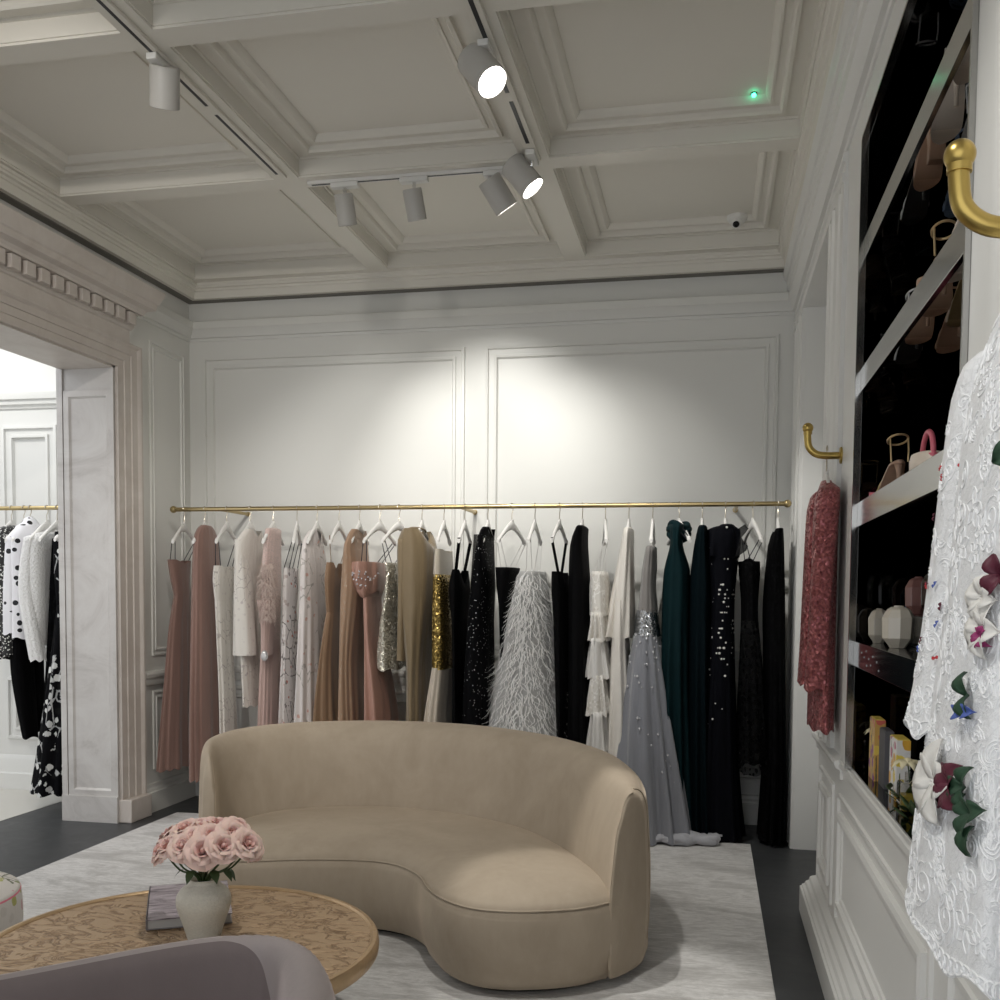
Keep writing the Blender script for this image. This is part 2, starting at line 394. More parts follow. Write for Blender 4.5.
# wall panel mouldings (double bead)
PM = [(0,0),(.004,.016),(.022,.020),(.028,.006),(.062,.006),(.066,.018),(.082,.020),(.088,.004),(.092,0)]
def back_panel(n, x0, x1, z0, z1):
    mb = ring(MB(), (x0, x1, z0, z1), PM, lambda a, b, h: (a, YB-h, b))
    struct('trim_%d' % n, mb, M['paint'], angle=30)
back_panel(1, -3.61, -1.665, 1.06, 3.185); back_panel(2, -1.525, .41, 1.06, 3.185)
back_panel(3, -3.61, -1.665, .28, .82); back_panel(4, -1.525, .41, .28, .82)
def prof_x(n, name, prof, x0, x1, y, mat, sgn=-1):      # profile (projection, z) along X on a wall facing -Y
    mb = MB().loft([[(x, y+sgn*p, z) for p, z in prof] for x in (x0, x1)], True, True)
    struct('%s_%s' % (name, n), mb, M[mat], angle=30)
def prof_y(n, name, prof, y0, y1, x, mat, sgn=1):
    mb = MB().loft([[(x+sgn*p, y, z) for p, z in prof] for y in (y0, y1)], True, True)
    return struct('%s_%s' % (name, n), mb, M[mat], angle=30)
RAILP = [(0,.86),(.02,.865),(.028,.88),(.028,.915),(.04,.92),(.045,.94),(.04,.955),(0,.96)]
BASEP = [(0,0),(.045,0),(.045,.135),(.035,.14),(.033,.155),(.02,.165),(.016,.185),(0,.19)]
CORNP = [(0,3.300),(.008,3.302),(.012,3.318),(.030,3.322),(.034,3.338),(.040,3.345),(.052,3.372),(.060,3.378),(.060,3.428),(.055,3.432),(0,3.436)]
prof_x('back', 'baseboard', BASEP, XL, XR, YB, 'paint')
prof_x(5, 'trim', RAILP, XL, XR, YB, 'paint')
prof_x(6, 'trim', CORNP, XL, XR, YB, 'paint')
# left wall with the cased opening (Y 3.0 .. 5.90, top 2.93), 0.43 thick
OY, OT, XT = 5.90, 2.925, -4.075
mb = MB().box(XT, XL, OY, YB, 0, 3.9).box(XT, XL, 2.6, OY, OT, 3.9).box(XT, XL, -2.0, 2.6, 0, 3.9)
struct('wall_left', mb, M['paint'], smooth=False)
prof_y('left', 'baseboard', BASEP, 6.16, YB, XL, 'paint')
prof_y(7, 'trim', RAILP, 6.16, YB, XL, 'paint')
prof_y(8, 'trim', CORNP, 6.16, YB, XL, 'paint')
mb = ring(MB(), (6.30, 6.76, 1.06, 3.185), [(o*.6, h*.6) for o, h in PM], lambda a, b, h: (XL+h, a, b))
struct('trim_9', mb, M['paint'], angle=30)
mb = ring(MB(), (6.30, 6.76, .28, .82), [(o*.6, h*.6) for o, h in PM], lambda a, b, h: (XL+h, a, b))
struct('trim_10', mb, M['paint'], angle=30)
# stone casing of the opening: stepped fasciae on both sides of the corner
CAS = [(0,-.01),(0,.020),(.062,.021),(.065,.028),(.128,.030),(.131,.038),(.188,.041),(.196,.052),(.206,.058),(.222,.058),(.226,.0),(.226,-.01)]
mb = MB()
def casing_ring(o, h): return [(XL+h, OY+o, 0.0), (XL+h, OY+o, OT+o*.72), (XL+h, 2.6-o, OT+o*.72), (XL+h, 2.6-o, 0)]
mb.loft([casing_ring(o, h) for o, h in CAS], False, False, closed=False)
cas = struct('door_surround', mb, M['stone'], angle=25)
# plinth blocks
mb = MB().box(XL-.01, XL+.088, OY-.012, OY+.235, 0, .15)
struct('trim_11', mb, M['stone'], smooth=False, bevel=.006)
# jamb lining of the opening: recessed marble panel
mb = MB().box(XT-.03, XL+.0, OY-.012, OY, 0, OT)
struct('trim_12', mb, M['marble'], smooth=False)
mb = ring(MB(), (XT+.03, XL-.04, .20, OT-.18), [(-.03,.012),(0,.014),(.008,.014),(.018,.002),(.020,.0)], lambda a, b, h: (a, OY-.012-h, b))
mb.box(XT-.045, XL+.0, OY-.035, OY-.01, 0, .17)
mb.box(XT-.045, XT-.005, OY-.028, OY-.01, .17, OT)
mb.box(XL-.022, XL+.0, OY-.024, OY-.01, .17, OT)
struct('trim_13', mb, M['marble'], angle=30)
struct('trim_14', MB().box(XT-.02, XL+.0, 2.6, OY, OT-.012, OT), M['stone'], smooth=False)
# entablature above the opening: frieze, dentils, cornice
EY = 5.99
ENT = [(0,3.06),(.045,3.06),(.05,3.075),(.05,3.165),(.062,3.170),(.066,3.182),(.072,3.186),(.072,3.262),(.085,3.268),(.118,3.27),(.122,3.285),(.135,3.30),(.175,3.312),(.18,3.345),(.19,3.352),(.20,3.375),(.215,3.405),(.22,3.432),(.19,3.44),(0,3.44)]
mb = MB(); y0 = 2.2
mb.loft([[(XL+p, EY+max(0, p-.05)*.9 if i else y0, z) for p, z in ENT] for i in (0, 1)], True, True)
struct('door_entablature', mb, M['stone'], angle=25)
mb = MB(); y = EY-.02
while y > 2.3:
    mb.box(XL+.06, XL+.112, y-.075, y, 3.190, 3.264); y -= .123
struct('door_dentils', mb, M['stone'], smooth=False, bevel=.003)
# ceiling: beams and panels
CX = [(-3.565,-2.295),(-2.16,-.965),(-.825,.385)]
CY = [(5.27,6.645),(3.84,5.14),(2.41,3.71),(.98,2.28)]
mb = MB()
mb.box(XL, XR, -2.0, YB, ZP, ZP+.1)
xs = [XL] + [v for p in CX for v in p] + [XR]
for i in range(0, len(xs), 2): mb.box(xs[i], xs[i+1], -2.0, YB, ZB, ZP)
ys = [-2.0] + [v for p in reversed(CY) for v in p] + [YB]
for x0, x1 in CX:
    for i in range(0, len(ys), 2): mb.box(x0, x1, ys[i], ys[i+1], ZB, ZP)
struct('ceiling', mb, M['ceil'], smooth=False)
COF = [(0,ZB+.010),(.007,ZB+.010),(.007,ZB+.086),(.016,ZB+.088),(.018,ZB+.098),(.078,ZB+.098),(.080,ZB+.082),(.096,ZB+.080),(.104,ZB+.090),(.108,ZB+.110),(.140,ZB+.113),(.142,ZB+.104),(.152,ZB+.104),(.164,ZB+.114),(.174,ZB+.130),(.176,ZB+.138)]
k = 15
for x0, x1 in CX:
    for y0, y1 in CY:
        mb = ring(MB(), (x0, x1, y0, y1), COF, lambda a, b, h: (a, b, h))
        struct('trim_%d' % k, mb, M['ceil'], angle=25); k += 1
# cornice under the ceiling; a dark strip paints in the shade below its fascia
CC = [(0,3.577),(.092,3.577),(.094,3.626),(.104,3.630),(.106,3.642),(.112,3.645),(.122,3.648),(.124,3.660),(.132,3.664),(.134,3.679)]
mb = ring(MB(), (XL, XR, -2.0, YB), CC, lambda a, b, h: (a, b, h))
struct('trim_27', mb, M['ceil'], angle=25)
mb = ring(MB(), (XL, XR+.2, -2.0, YB), [(0.0,3.5715),(.06,3.572),(.062,3.5768)], lambda a, b, h: (min(a, XR), b, h))
struct('trim_28', mb, M['shade_strip'], angle=25)
mb = MB().loft([[(XR-p, y, z) for p, z in [(0,3.43),(.055,3.432),(.058,3.450),(.066,3.455),(.070,3.490),(.060,3.496),(.060,3.505),(.078,3.512),(.092,3.545),(.092,3.578),(0,3.578)]] for y in (-2.0, YB)], True, True)
struct('trim_46', mb, M['paint_r'], angle=25)
# right wall: wainscot, niche wall, window-like recess at the far end
NY0, NY1, NZ0, NZ1 = 2.25, 3.82, .88, 3.10
RY0, RY1, RT = 4.93, 6.2, 3.17
mb = MB()
mb.box(XR, 1.0, -2.0, RY0, 0, NZ0)
mb.box(XR, 1.0, -2.0, RY0, NZ1, 3.9)
mb.box(XR, 1.0, NY1, RY0, NZ0, NZ1)
mb.box(XR, 1.0, -2.0, NY0, NZ0, NZ1)
mb.box(XR, 1.0, RY1, YB, 0, 3.9).box(XR, 1.0, RY0, RY1, RT, 3.9).box(.92, 1.0, RY0, RY1, 0, RT)
struct('wall_right', mb, M['paint_r'], smooth=False)
prof_y(29, 'trim', CORNP, -2.0, YB, XR, 'paint_r', -1)
BASER = [(0,0),(.066,0),(.066,.118),(.058,.122),(.056,.130),(.046,.136),(.040,.150),(.028,.158),(.024,.176),(.012,.184),(0,.19)]
mb = MB().loft([[(XR-p, y+(p if y > 0 else 0), z) for p, z in BASER] for y in (-2.0, RY0)], True, True)
struct('baseboard_right', mb, M['paint_r'], angle=30)
# wainscot ledge below the casing and the niche sill
prof_y(30, 'trim', [(0,.80),(.012,.80),(.014,.835),(.03,.845),(.036,.862),(.03,.872),(0,.876)], NY1+.23, RY0+.005, XR, 'paint_r', -1)
prof_y(31, 'trim', [(0,.846),(.010,.846),(.018,.852),(.018,.872),(.012,.877),(0,.878)], -2.0, NY1+.23, XR, 'paint_r', -1)
PR = [(0,-.012),(.002,-.002),(.012,.001),(.016,-.008),(.020,-.011),(.062,-.011),(.064,.004),(.076,.010),(.092,.008),(.098,-.004),(.112,-.006),(.116,-.012)]
k = 32
for y0, y1 in ((4.30,4.80),(2.42,4.12),(.9,2.24)):
    mb = ring(MB(), (y0, y1, .235, .735), [(o, h+.012) for o, h in PR], lambda a, b, h: (XR-h, a, b))
    struct('trim_%d' % k, mb, M['paint_r'], angle=25); k += 1
# casings either side of the niche and round the recess (vertical fluted strips)
def strips(n, y0, y1, z0, z1):
    mb = MB(); y = y0; w = (y1-y0)
    prof = [(0,0),(0,.018),(.12,.022),(.16,.010),(.24,.010),(.27,.022),(.40,.026),(.44,.012),(.56,.012),(.60,.026),(.73,.022),(.76,.010),(.84,.010),(.88,.022),(1,.018),(1,0)]
    mb.loft([[(XR-h, y0+u*w, z) for u, h in prof] for z in (z0, z1)], True, True)
    struct('trim_%d' % n, mb, M['paint_r'], angle=25)
strips(35, 4.36, RY0-.01, .876, 3.17); strips(36, RY1+.01, YB-.05, 0, 3.17)
strips(37, 1.35, NY0-.17, .872, 3.2)
mb = MB().loft([[(XR-p, y, z) for p, z in [(0,3.17),(.022,3.17),(.026,3.20),(.012,3.21),(.012,3.25),(.024,3.255),(.020,3.285),(0,3.29)]] for y in (RY0-.55, YB)], True, True)
struct('trim_38', mb, M['paint_r'], angle=25)
# niche frame: white border proud of the wall, thin steel lining
mb = ring(MB(), (NY0-.17, NY1+.23, NZ0, NZ1+.16), [(0,0),(.004,.022),(.02,.028),(.145,.028),(.15,.024),(.165,.02),(.168,0)], lambda a, b, h: (XR-h, a, b))
FR = (NY0-.17, NY1+.23)
mb = MB()
mb.box(XR-.012, XR, NY1+.012, NY1+.23, NZ0, NZ1+.15).box(XR-.012, XR, NY0-.17, NY0-.012, NZ0, NZ1+.15).box(XR-.012, XR, NY0-.012, NY1+.012, NZ1+.01, NZ1+.15)
struct('trim_39', mb, M['paint_r'], smooth=False, bevel=.004)
mb = MB()
mb.box(XR-.024, XR+.02, NY1, NY1+.012, NZ0, NZ1).box(XR-.024, XR+.02, NY0-.012, NY0, NZ0, NZ1).box(XR-.024, XR+.02, NY0, NY1, NZ1, NZ1+.010)
struct('trim_40', mb, M['steel'], smooth=False)
# niche interior: black mirror lining
XN = .88
mb = MB()
mb.box(XN, XN+.02, NY0-.02, NY1+.02, NZ0-.02, NZ1+.02)
mb.box(XR+.0, XN, NY1-.001, NY1+.0, NZ0, NZ1).box(XR+.0, XN, NY0, NY0+.001, NZ0, NZ1)
mb.box(XR, XN, NY0, NY1, NZ1-.001, NZ1).box(XR, XN, NY0, NY1, NZ0, NZ0+.006)
struct('wall_niche', mb, M['mirror'], smooth=False)
# far room seen through the opening
FY = 6.74
struct('wall_far_room', MB().box(-8.5, XT, FY, FY+.15, 0, 4.2), M['farwall'], smooth=False)
struct('wall_far_side', MB().box(-8.6, -8.5, 1.0, FY+.1, 0, 4.2), M['farwall'], smooth=False)
prof_x('far_room', 'baseboard', [(0,0),(.04,0),(.04,.12),(.028,.13),(.02,.22),(.01,.25),(0,.26)], -8.5, XT, FY, 'farwall')
prof_x(41, 'trim', [(0,2.84),(.012,2.842),(.02,2.86),(.035,2.87),(.04,2.90),(.055,2.905),(.06,2.94),(.06,2.955),(0,2.96)], -8.5, XT, FY, 'farwall')
k = 42
for x0, x1 in ((-5.18,-4.72),(-5.9,-5.3)):
    for z0, z1 in ((1.05,2.72),(.38,.85)):
        mb = ring(MB(), (x0, x1, z0, z1), [(o*1.1, h*1.3) for o, h in PM], lambda a, b, h: (a, FY-h, b))
        struct('trim_%d' % k, mb, M['farwall'], angle=30); k += 1
# ---------------------------------------------------------------- ceiling fittings
def bar(name, x0, x1, y0, y1, slots, label, kind):
    t = empty(name, ((x0+x1)/2, (y0+y1)/2, ZB), label, 'track', 'lighting tracks on the ceiling beams')
    b = MB(); b.box(x0, x1, y0, y1, ZB-.016, ZB); local(b, t.location).build('housing', M['ceil'] if kind else M['white_plastic'], t, smooth=False, bevel=.002)
    for s in slots:
        q = MB().box(*s, ZB-.0175, ZB-.010); local(q, t.location).build('slot', M['slot'], t, smooth=False)
    return t
bar('lighting_track', -2.262, -2.206, -1.0, 5.10, [(-2.242,-2.228,-1.0,4.29),(-2.242,-2.228,4.375,5.04)], 'recessed black-slotted lighting track running along the left ceiling beam', 1)
bar('lighting_track', -.925, -.865, -1.0, 5.13, [(-.904,-.886,-1.0,4.42),(-.904,-.886,4.50,4.92)], 'black-slotted lighting track running along the middle ceiling beam', 1)
bar('lighting_track', -2.13, -.98, 5.185, 5.225, [(-2.11,-1.05,5.200,5.212)], 'white lighting track across the cross beam carrying three spotlights', 0)
SPOTS = [  # x, y, body centre offset, aim direction, lit?, label
 ('grey cylinder spotlight alone on the left ceiling track, tilted down', (-2.235,3.90), (.0,.03,-.088), (-.30,.5,-1), 0, .060, .155),
 ('unlit grey cylinder spotlight hanging straight, leftmost on the cross track', (-1.925,5.205), (0,.01,-.135), (.05,.35,-1), 0, .050, .155),
 ('grey cylinder spotlight second from left on the cross track', (-1.545,5.205), (0,.01,-.135), (.1,.4,-1), 0, .050, .155),
 ('lit grey spotlight at the right end of the cross track', (-1.10,5.205), (.0,.0,-.115), (.50,.38,-.80), 1, .062, .17),
 ('lit grey spotlight on the middle track where the beams cross', (-.895,5.05), (-.055,.03,-.085), (.60,.02,-.72), 1, .066, .17),
 ('brightly lit grey spotlight nearest the camera on the middle track', (-.905,4.05), (-.01,-.04,-.105), (.52,-.30,-.68), 1, .066, .17),
]
for lab, (x, y), off, aim, lit, r, L in SPOTS:
    t = empty('track_spotlight', (x, y, ZB-.0175), lab, 'spotlight', 'ceiling track spotlights')
    a = MB().box(-.022, .022, -.075, .075, -.026, 0) if not (5.19 < y < 5.22) else MB().box(-.075, .075, -.022, .022, -.026, 0)
    a.build('adaptor', M['white_plastic'], t, smooth=False, bevel=.004)
    o = V(off); d = V(aim).normalized(); top = o - d*L*.28
    s = MB().tube([(0,0,-.026),(0,0,-.05),tuple(top*.5+V((0,0,-.03))),tuple(top)], .009, 10); s.build('stem', M['chrome'], t)
    q = d.to_track_quat('Z', 'Y').to_matrix().to_4x4(); Mx = Matrix.Translation(o) @ q
    b = MB().lathe([(.0,-L/2),(r*.92,-L/2),(r,-L/2+.006),(r,L/2-.002),(r-.004,L/2),(r-.006,L/2-.004),(r-.007,L/2-.03),(0,L/2-.03)], n=36)
    b.xf(Mx).build('body', M['spot'], t)
    l = MB().lathe([(0,L/2-.02),(r-.009,L/2-.02),(r-.009,L/2-.014),(0,L/2-.008)], n=30).xf(Mx)
    l.build('lens', M['lamp'] if lit else M['slot'], t)
t = empty('dome_camera', (.122, 6.49, ZP), 'white dome security camera with black lens on the ceiling coffer', 'camera')
MB().lathe([(.0,0),(.062,0),(.064,-.016),(.056,-.030),(.03,-.040),(0,-.042)], n=32).build('base', M['white_plastic'], t)
MB().ball((-.005,-.018,-.042), .034, 20, 14).build('dome', M['white_plastic'], t)
MB().ball((-.006,-.034,-.058), .021, 16, 12).build('lens', M['gloss_black'], t)
t = empty('ceiling_sensor', (.157, 4.945, ZP), 'tiny ceiling sensor glowing green on the coffer panel', 'sensor')
MB().lathe([(0,0),(.014,0),(.014,-.006),(0,-.009)], n=20).build('base', M['slot'], t)
MB().ball((0,-.006,-.012), .010, 12, 8).build('light', M['led'], t)
# ---------------------------------------------------------------- rug, sofa, table, chairs
t = MB().box(-3.50, .27, -.6, 6.22, 0.0, .012).build('area_rug', M['rug'], None, smooth=False, bevel=.004)
tag(t, 'large pale grey silk rug with mottled sheen under the beige sofa', 'rug')

def resample(pts, n):
    pts = [V(p) for p in pts] + [V(pts[0])]
    L = [0]
    for a, b in zip(pts, pts[1:]): L.append(L[-1] + (b-a).length)
    out = []; j = 0
    for i in range(n):
        s = L[-1]*i/n
        while L[j+1] < s: j += 1
        f = (s-L[j])/max(1e-9, L[j+1]-L[j]); out.append(pts[j].lerp(pts[j+1], f))
    return out
def inset(pts, d):
    n = len(pts); out = []
    for i in range(n):
        t = (pts[(i+1) % n] - pts[i-1]); nrm = V((-t.y, t.x, 0)).normalized()
        out.append(pts[i] + nrm*d)
    return out
def smooth_ring(p, k):
    for _ in range(k): p = [(p[i-1] + p[i]*2 + p[(i+1) % len(p)])/4 for i in range(len(p))]
    return p
def flat(pts, z): return [V((p.x, p.y, z)) for p in pts]

sofa = empty('curved_sofa', (-1.35, 4.4, .012), 'curved beige velvet sofa with kidney-shaped seat in the middle of the rug', 'sofa')
front = [(-.310,3.815),(-.36,3.745),(-.44,3.665),(-.57,3.60),(-.72,3.565),(-.86,3.585),(-.985,3.68),(-1.07,3.80),(-1.15,3.955),(-1.285,4.085),(-1.45,4.12),(-1.7,4.075),(-1.95,3.985),(-2.10,3.985),(-2.19,4.10),(-2.29,4.35),
         (-2.25,4.75),(-2.0,4.98),(-1.63,5.1),(-1.2,5.05),(-.78,4.8),(-.52,4.4),(-.33,4.02)]
outline = resample(spline([(x,y,0) for x,y in front], 8, True), 160)[::-1]   # counter-clockwise
area = sum(a.x*b.y-b.x*a.y for a, b in zip(outline, outline[1:]+outline[:1]))
if area < 0: outline = outline[::-1]
prof = [(.075,.03),(.045,.04),(.018,.075),(.0,.14),(-.012,.23),(-.004,.31),(.004,.342),(.012,.345),(.014,.352),(.030,.368),(.065,.386),(.12,.402),(.18,.412),(.23,.417)]
rings = []
for d, z in prof:
    r = inset(outline, d)
    if d > .05: r = smooth_ring(r, int(d*120))
    rings.append(flat(r, z))
mb = MB().loft(rings, True, True); local(mb, sofa.location)
seat = mb.build('seat', M['sofa'], sofa, angle=0)
seam = [p for p in flat(inset(outline, .004), .347)]
nf = [p for p in seam if p.y < 4.3]
# piping follows the seat's front edge
i0 = max(range(len(seam)), key=lambda i: seam[i].y)
path = seam[i0:] + seam[:i0]
path = [p for p in path if p.y < 4.36]
mb = MB().tube(path, .003, 8); local(mb, sofa.location).build('piping', M['sofa'], seat)
seat.children[0].matrix_parent_inverse = Matrix()
# backrest: swept padded section
ST = [((-2.235,4.33),(-2.325,4.355),.70,.5),((-2.275,4.42),(-2.395,4.46),.755,.75),((-2.28,4.53),(-2.46,4.64),.788,.9),((-2.185,4.67),(-2.42,4.95),.805,1),((-2.0,4.80),(-2.17,5.22),.815,1),((-1.63,4.91),(-1.72,5.37),.82,1),((-1.24,4.83),(-1.22,5.36),.82,1),
      ((-.87,4.64),(-.74,5.12),.812,1),((-.63,4.37),(-.40,4.77),.797,.9),((-.465,4.07),(-.252,4.40),.775,.95),((-.375,3.86),(-.215,4.15),.753,1.05),((-.345,3.765),(-.222,4.0),.742,1.15)]
ins = spline([(*a,0) for a,_,_,_ in ST], 8); outs = spline([(*b,0) for _,b,_,_ in ST], 8); zt = spline([(z,l,0) for _,_,z,l in ST], 8)
def section(pi, po, ztop, lean):
    P = [(.06,.05),(.0,.12),(-.0,.34),(.05*lean,.46),(.13*lean,.60),(.02+.20*lean,ztop-.09),(.08+.22*lean,ztop-.035),(.20+.20*lean,ztop-.008),(.36+.16*lean,ztop),(.55+.11*lean,ztop-.006),(.72+.07*lean,ztop-.03),(.86+.04*lean,ztop-.09),(.96,ztop-.22),(1.0,.40),(1.0,.24),(.96,.12),(.88,.05)]
    c = resample(spline([(u, z, 0) for u, z in P], 4, True), 56)
    return [pi.lerp(po, p.x).to_3d()*1 + V((0,0,p.y)) for p in c]
rings = []
m = len(ins)
for i in range(m): rings.append(section(ins[i], outs[i], zt[i].x, zt[i].y))
def shrink(r, f, push):
    c = sum(r, V())/len(r); return [c + (p-c)*f + push for p in r]
tl = (ins[0]-ins[2]).normalized(); tr = (ins[-1]-ins[-3]).normalized()
pre = [shrink(rings[0], f, tl*d) for f, d in ((.80,.065),(.90,.05),(.97,.025))]
post = [shrink(rings[-1], f, tr*d) for f, d in ((.985,.008),(.955,.014),(.90,.017))]
mb = MB().loft(pre + rings + post, True, True); local(mb, sofa.location)
back = mb.build('backrest', M['sofa'], sofa, angle=0)
# seams of the end panel
pts = [p for p in rings[-1] if p.z > .3]
end = rings[-1]
k_top = max(range(len(end)), key=lambda i: end[i].z)
inner = [p for p in end[:k_top+1]]
mb = MB().tube([p + tr*.004 for p in inner if p.z > .06], .0028, 8); local(mb, sofa.location)
mb.build('piping', M['sofa'], back)
o2 = rings[-5]; kt = max(range(len(o2)), key=lambda i: o2[i].z)
outer = [p for p in o2[kt:] if p.z > .1]
mb = MB().tube([p + V((.001,0,.001)) for p in outer], .003, 8); local(mb, sofa.location).build('seam', M['sofa'], back)
pl = smooth_ring(inset(outline, .10), 4)
mb = MB().loft([flat(pl, .0), flat(pl, .035)], True, True); local(mb, (sofa.location.x, sofa.location.y, 0)).build('plinth', M['black_plinth'], sofa, angle=30)

# coffee table
TC = (-1.600, 2.870); TR = .612; TH = .405
table = empty('coffee_table', (*TC, .012), 'round bronze coffee table with hammered top in front of the beige sofa', 'table')
def tl_(z): return z-.012
n = 96
mb = MB().lathe([(0,tl_(.385)),(TR-.02,tl_(.385)),(TR-.02,tl_(TH-.004)),(0,tl_(TH-.004))], n=n)
mb.build('tabletop', M['bronze'], table, angle=30)
mb = MB(); mb.lathe([(TR-.10,tl_(.358)),(TR-.004,tl_(.358)),(TR,tl_(.364)),(TR+.002,tl_(.382)),(TR,tl_(.400)),(TR-.006,tl_(TH+.003)),(TR-.018,tl_(TH+.004)),(TR-.026,tl_(TH-.002)),(TR-.028,tl_(.385)),(TR-.10,tl_(.385))], n=n, cap=False)
mb.build('rim', M['bronze_rim'], table, angle=40)
for a in (-24, 66, 156, 246):
    mb = MB(); ca = R(a)
    rg = []
    for z in (0, .02, .1, .2, .3, .352):
        w = .30; th = .03
        ring_ = []
        for s in range(9):
            b = ca + (s/8-.5)*w; ring_.append((.565*cos(b), .565*sin(b), z))
        for s in range(8, -1, -1):
            b = ca + (s/8-.5)*w; ring_.append(((.565-th)*cos(b), (.565-th)*sin(b), z))
        rg.append(ring_)
    mb.loft(rg).build('leg', M['bronze'], table, angle=30)

# vase with roses
VX, VY = -1.558, 2.93
vp = [(.0,.0),(.044,.0),(.049,.004),(.056,.03),(.066,.062),(.075,.09),(.0795,.112),(.078,.134),(.068,.154),(.052,.168),(.041,.177),(.038,.184),(.040,.188),(.0375,.189),(.034,.182),(.030,.176)]
vase = MB().lathe(spl := [(p.x, p.y) for p in spline([(r*1.07,z,0) for r,z in vp], 3)], n=48, cap=False)
vase = vase.build('flower_vase', M['vase'], None, angle=0); vase.location = (VX, VY, TH-.003)
tag(vase, 'speckled cream stoneware vase on the bronze table holding pink roses', 'vase')
def petal(ang, r0, rad, h, open_, wid):
    def fn(u, v):
        a = ang + (u-.5)*wid
        hh = h*v; rr = r0 + (rad-r0)*(v**.7) + open_*max(0, v-.62)**1.5*rad*3.0
        e = 1-.45*abs(2*u-1)**3*v
        curl = -open_*.018*max(0, v-.8)*5
        return (rr*cos(a), rr*sin(a), hh*e + curl)
    return fn
def rose_mesh(seed, big=1):
    rr = random.Random(seed); mb = MB(); mi = MB()
    mi.ball((0,0,.018), .0085, 10, 8, (1,1,1.5))
    for L, (cnt, rad, h, op, wid) in enumerate([(3,.008,.034,.05,2.4),(3,.013,.036,.12,2.2),(4,.019,.037,.25,1.9),(5,.026,.036,.4,1.6),(5,.032,.031,.6,1.5),(5,.036,.024,.75,1.45)]):
        for i in range(cnt):
            a = L*.7 + 2*pi*i/cnt + rr.uniform(-.15,.15)
            (mi if L < 3 else mb).grid(petal(a, .003 if L < 5 else .008, rad*rr.uniform(.94,1.06), h*rr.uniform(.95,1.05), op, wid), 6, 6)
    return mb, mi
protos = []
for s in range(3):
    a, b = rose_mesh(s)
    protos.append((a, b))
RS = [(485,335,2.815),(350,303,2.83),(622,300,2.83),(240,300,2.865),(195,330,2.88),(690,222,2.885),(790,285,2.885),(245,225,2.94),(365,190,2.90),(480,175,2.92),(590,165,2.95),(730,180,2.97),(825,300,2.92),(430,245,2.86),(545,235,2.865)]
RL = ['lowest pink rose, facing front at the middle of the bouquet','pink rose left of the lowest bloom','pink rose right of the lowest bloom','pink rose on the left side, lower row','outermost pink rose at the left edge of the bouquet','pink rose right of centre in the upper row','pink rose near the right edge, lower row','pink rose at upper left of the bouquet','pale pink rose above the left front bloom','pale pink rose at the top centre of the bouquet','pink rose at the top just right of centre','pink rose at upper right of the bouquet','drooping pink rose at the far right edge','pink rose tucked between left front blooms and top','pink rose tucked behind the lowest bloom, right side']
RP = [(-1.499, 2.815, 0.713), (-1.574, 2.83, 0.72), (-1.438, 2.83, 0.729), (-1.65, 2.865, 0.708), (-1.682, 2.88, 0.689), (-1.432, 2.885, 0.753), (-1.382, 2.885, 0.726), (-1.69, 2.94, 0.724), (-1.605, 2.9, 0.758), (-1.556, 2.92, 0.765), (-1.515, 2.95, 0.763), (-1.453, 2.97, 0.755), (-1.381, 2.92, 0.711), (-1.55, 2.86, 0.744), (-1.495, 2.865, 0.75)]
for i, (qx, qy, Y) in enumerate(RS):
    # placed on the dome of the bouquet above the vase
    p = V(RP[i]); c = V((VX, VY, TH+.20))
    d = (p-c).normalized(); d = (d + V((.10,-.22,.02))).normalized()
    q = d.to_track_quat('Z', 'Y').to_matrix().to_4x4()
    t = empty('rose', tuple(p), RL[i] + ' in the cream vase', 'flower', 'pink roses in the vase')
    k = i % 3
    if i < 3:
        pa = MB(); pa.v = list(protos[k][0].v); pa.f = protos[k][0].f
        outer = pa.build('outer_petals', M['rose'], t, angle=0)
        pb = MB(); pb.v = list(protos[k][1].v); pb.f = protos[k][1].f
        inner_ = pb.build('inner_petals', M['rose2'] , t, angle=0)
        protos[k] = (protos[k][0], protos[k][1], outer, inner_)
    else:
        outer = protos[k][2].copy(); inner_ = protos[k][3].copy()
        for o in (outer, inner_): COL.objects.link(o); o.parent = t
    sc_ = (1.12, 1.0, 1.0)[k] if i < 3 else random.uniform(.95, 1.12)
    Mx = q @ Matrix.Rotation(random.uniform(0, 6), 4, 'Z') @ Matrix.Scale(sc_, 4)
    for o in (outer, inner_): o.matrix_local = Mx @ Matrix.Translation((0,0,-.02))
    base = -d*.02*sc_
    end_ = V((VX, VY, TH+.10)) - p
    neck = V((VX + (p.x-VX)*.14, VY + (p.y-VY)*.14, TH+.19)) - p
    mb = MB().tube(spline([base, base.lerp(neck,.45)+V((0,0,-.02)), neck, end_], 5), .0032, 6); mb.build('stem', M['leafg'], t)
    if i in (1, 2, 4, 6, 12):
        s = neck.lerp(base, .3)
        dd = V((p.x-VX, p.y-VY, 0)).normalized()
        def lf(u, v, s=s, dd=dd):
            w = .016*sin(pi*min(1, v*.98+.02)); sd = V((-dd.y, dd.x, 0))
            return s + dd*(.012+.035*v) + V((0,0,-.045*v*v+.008*v)) + sd*(w*(2*u-1))
        MB().grid(lf, 3, 6).build('leaf', M['leafg'], t)

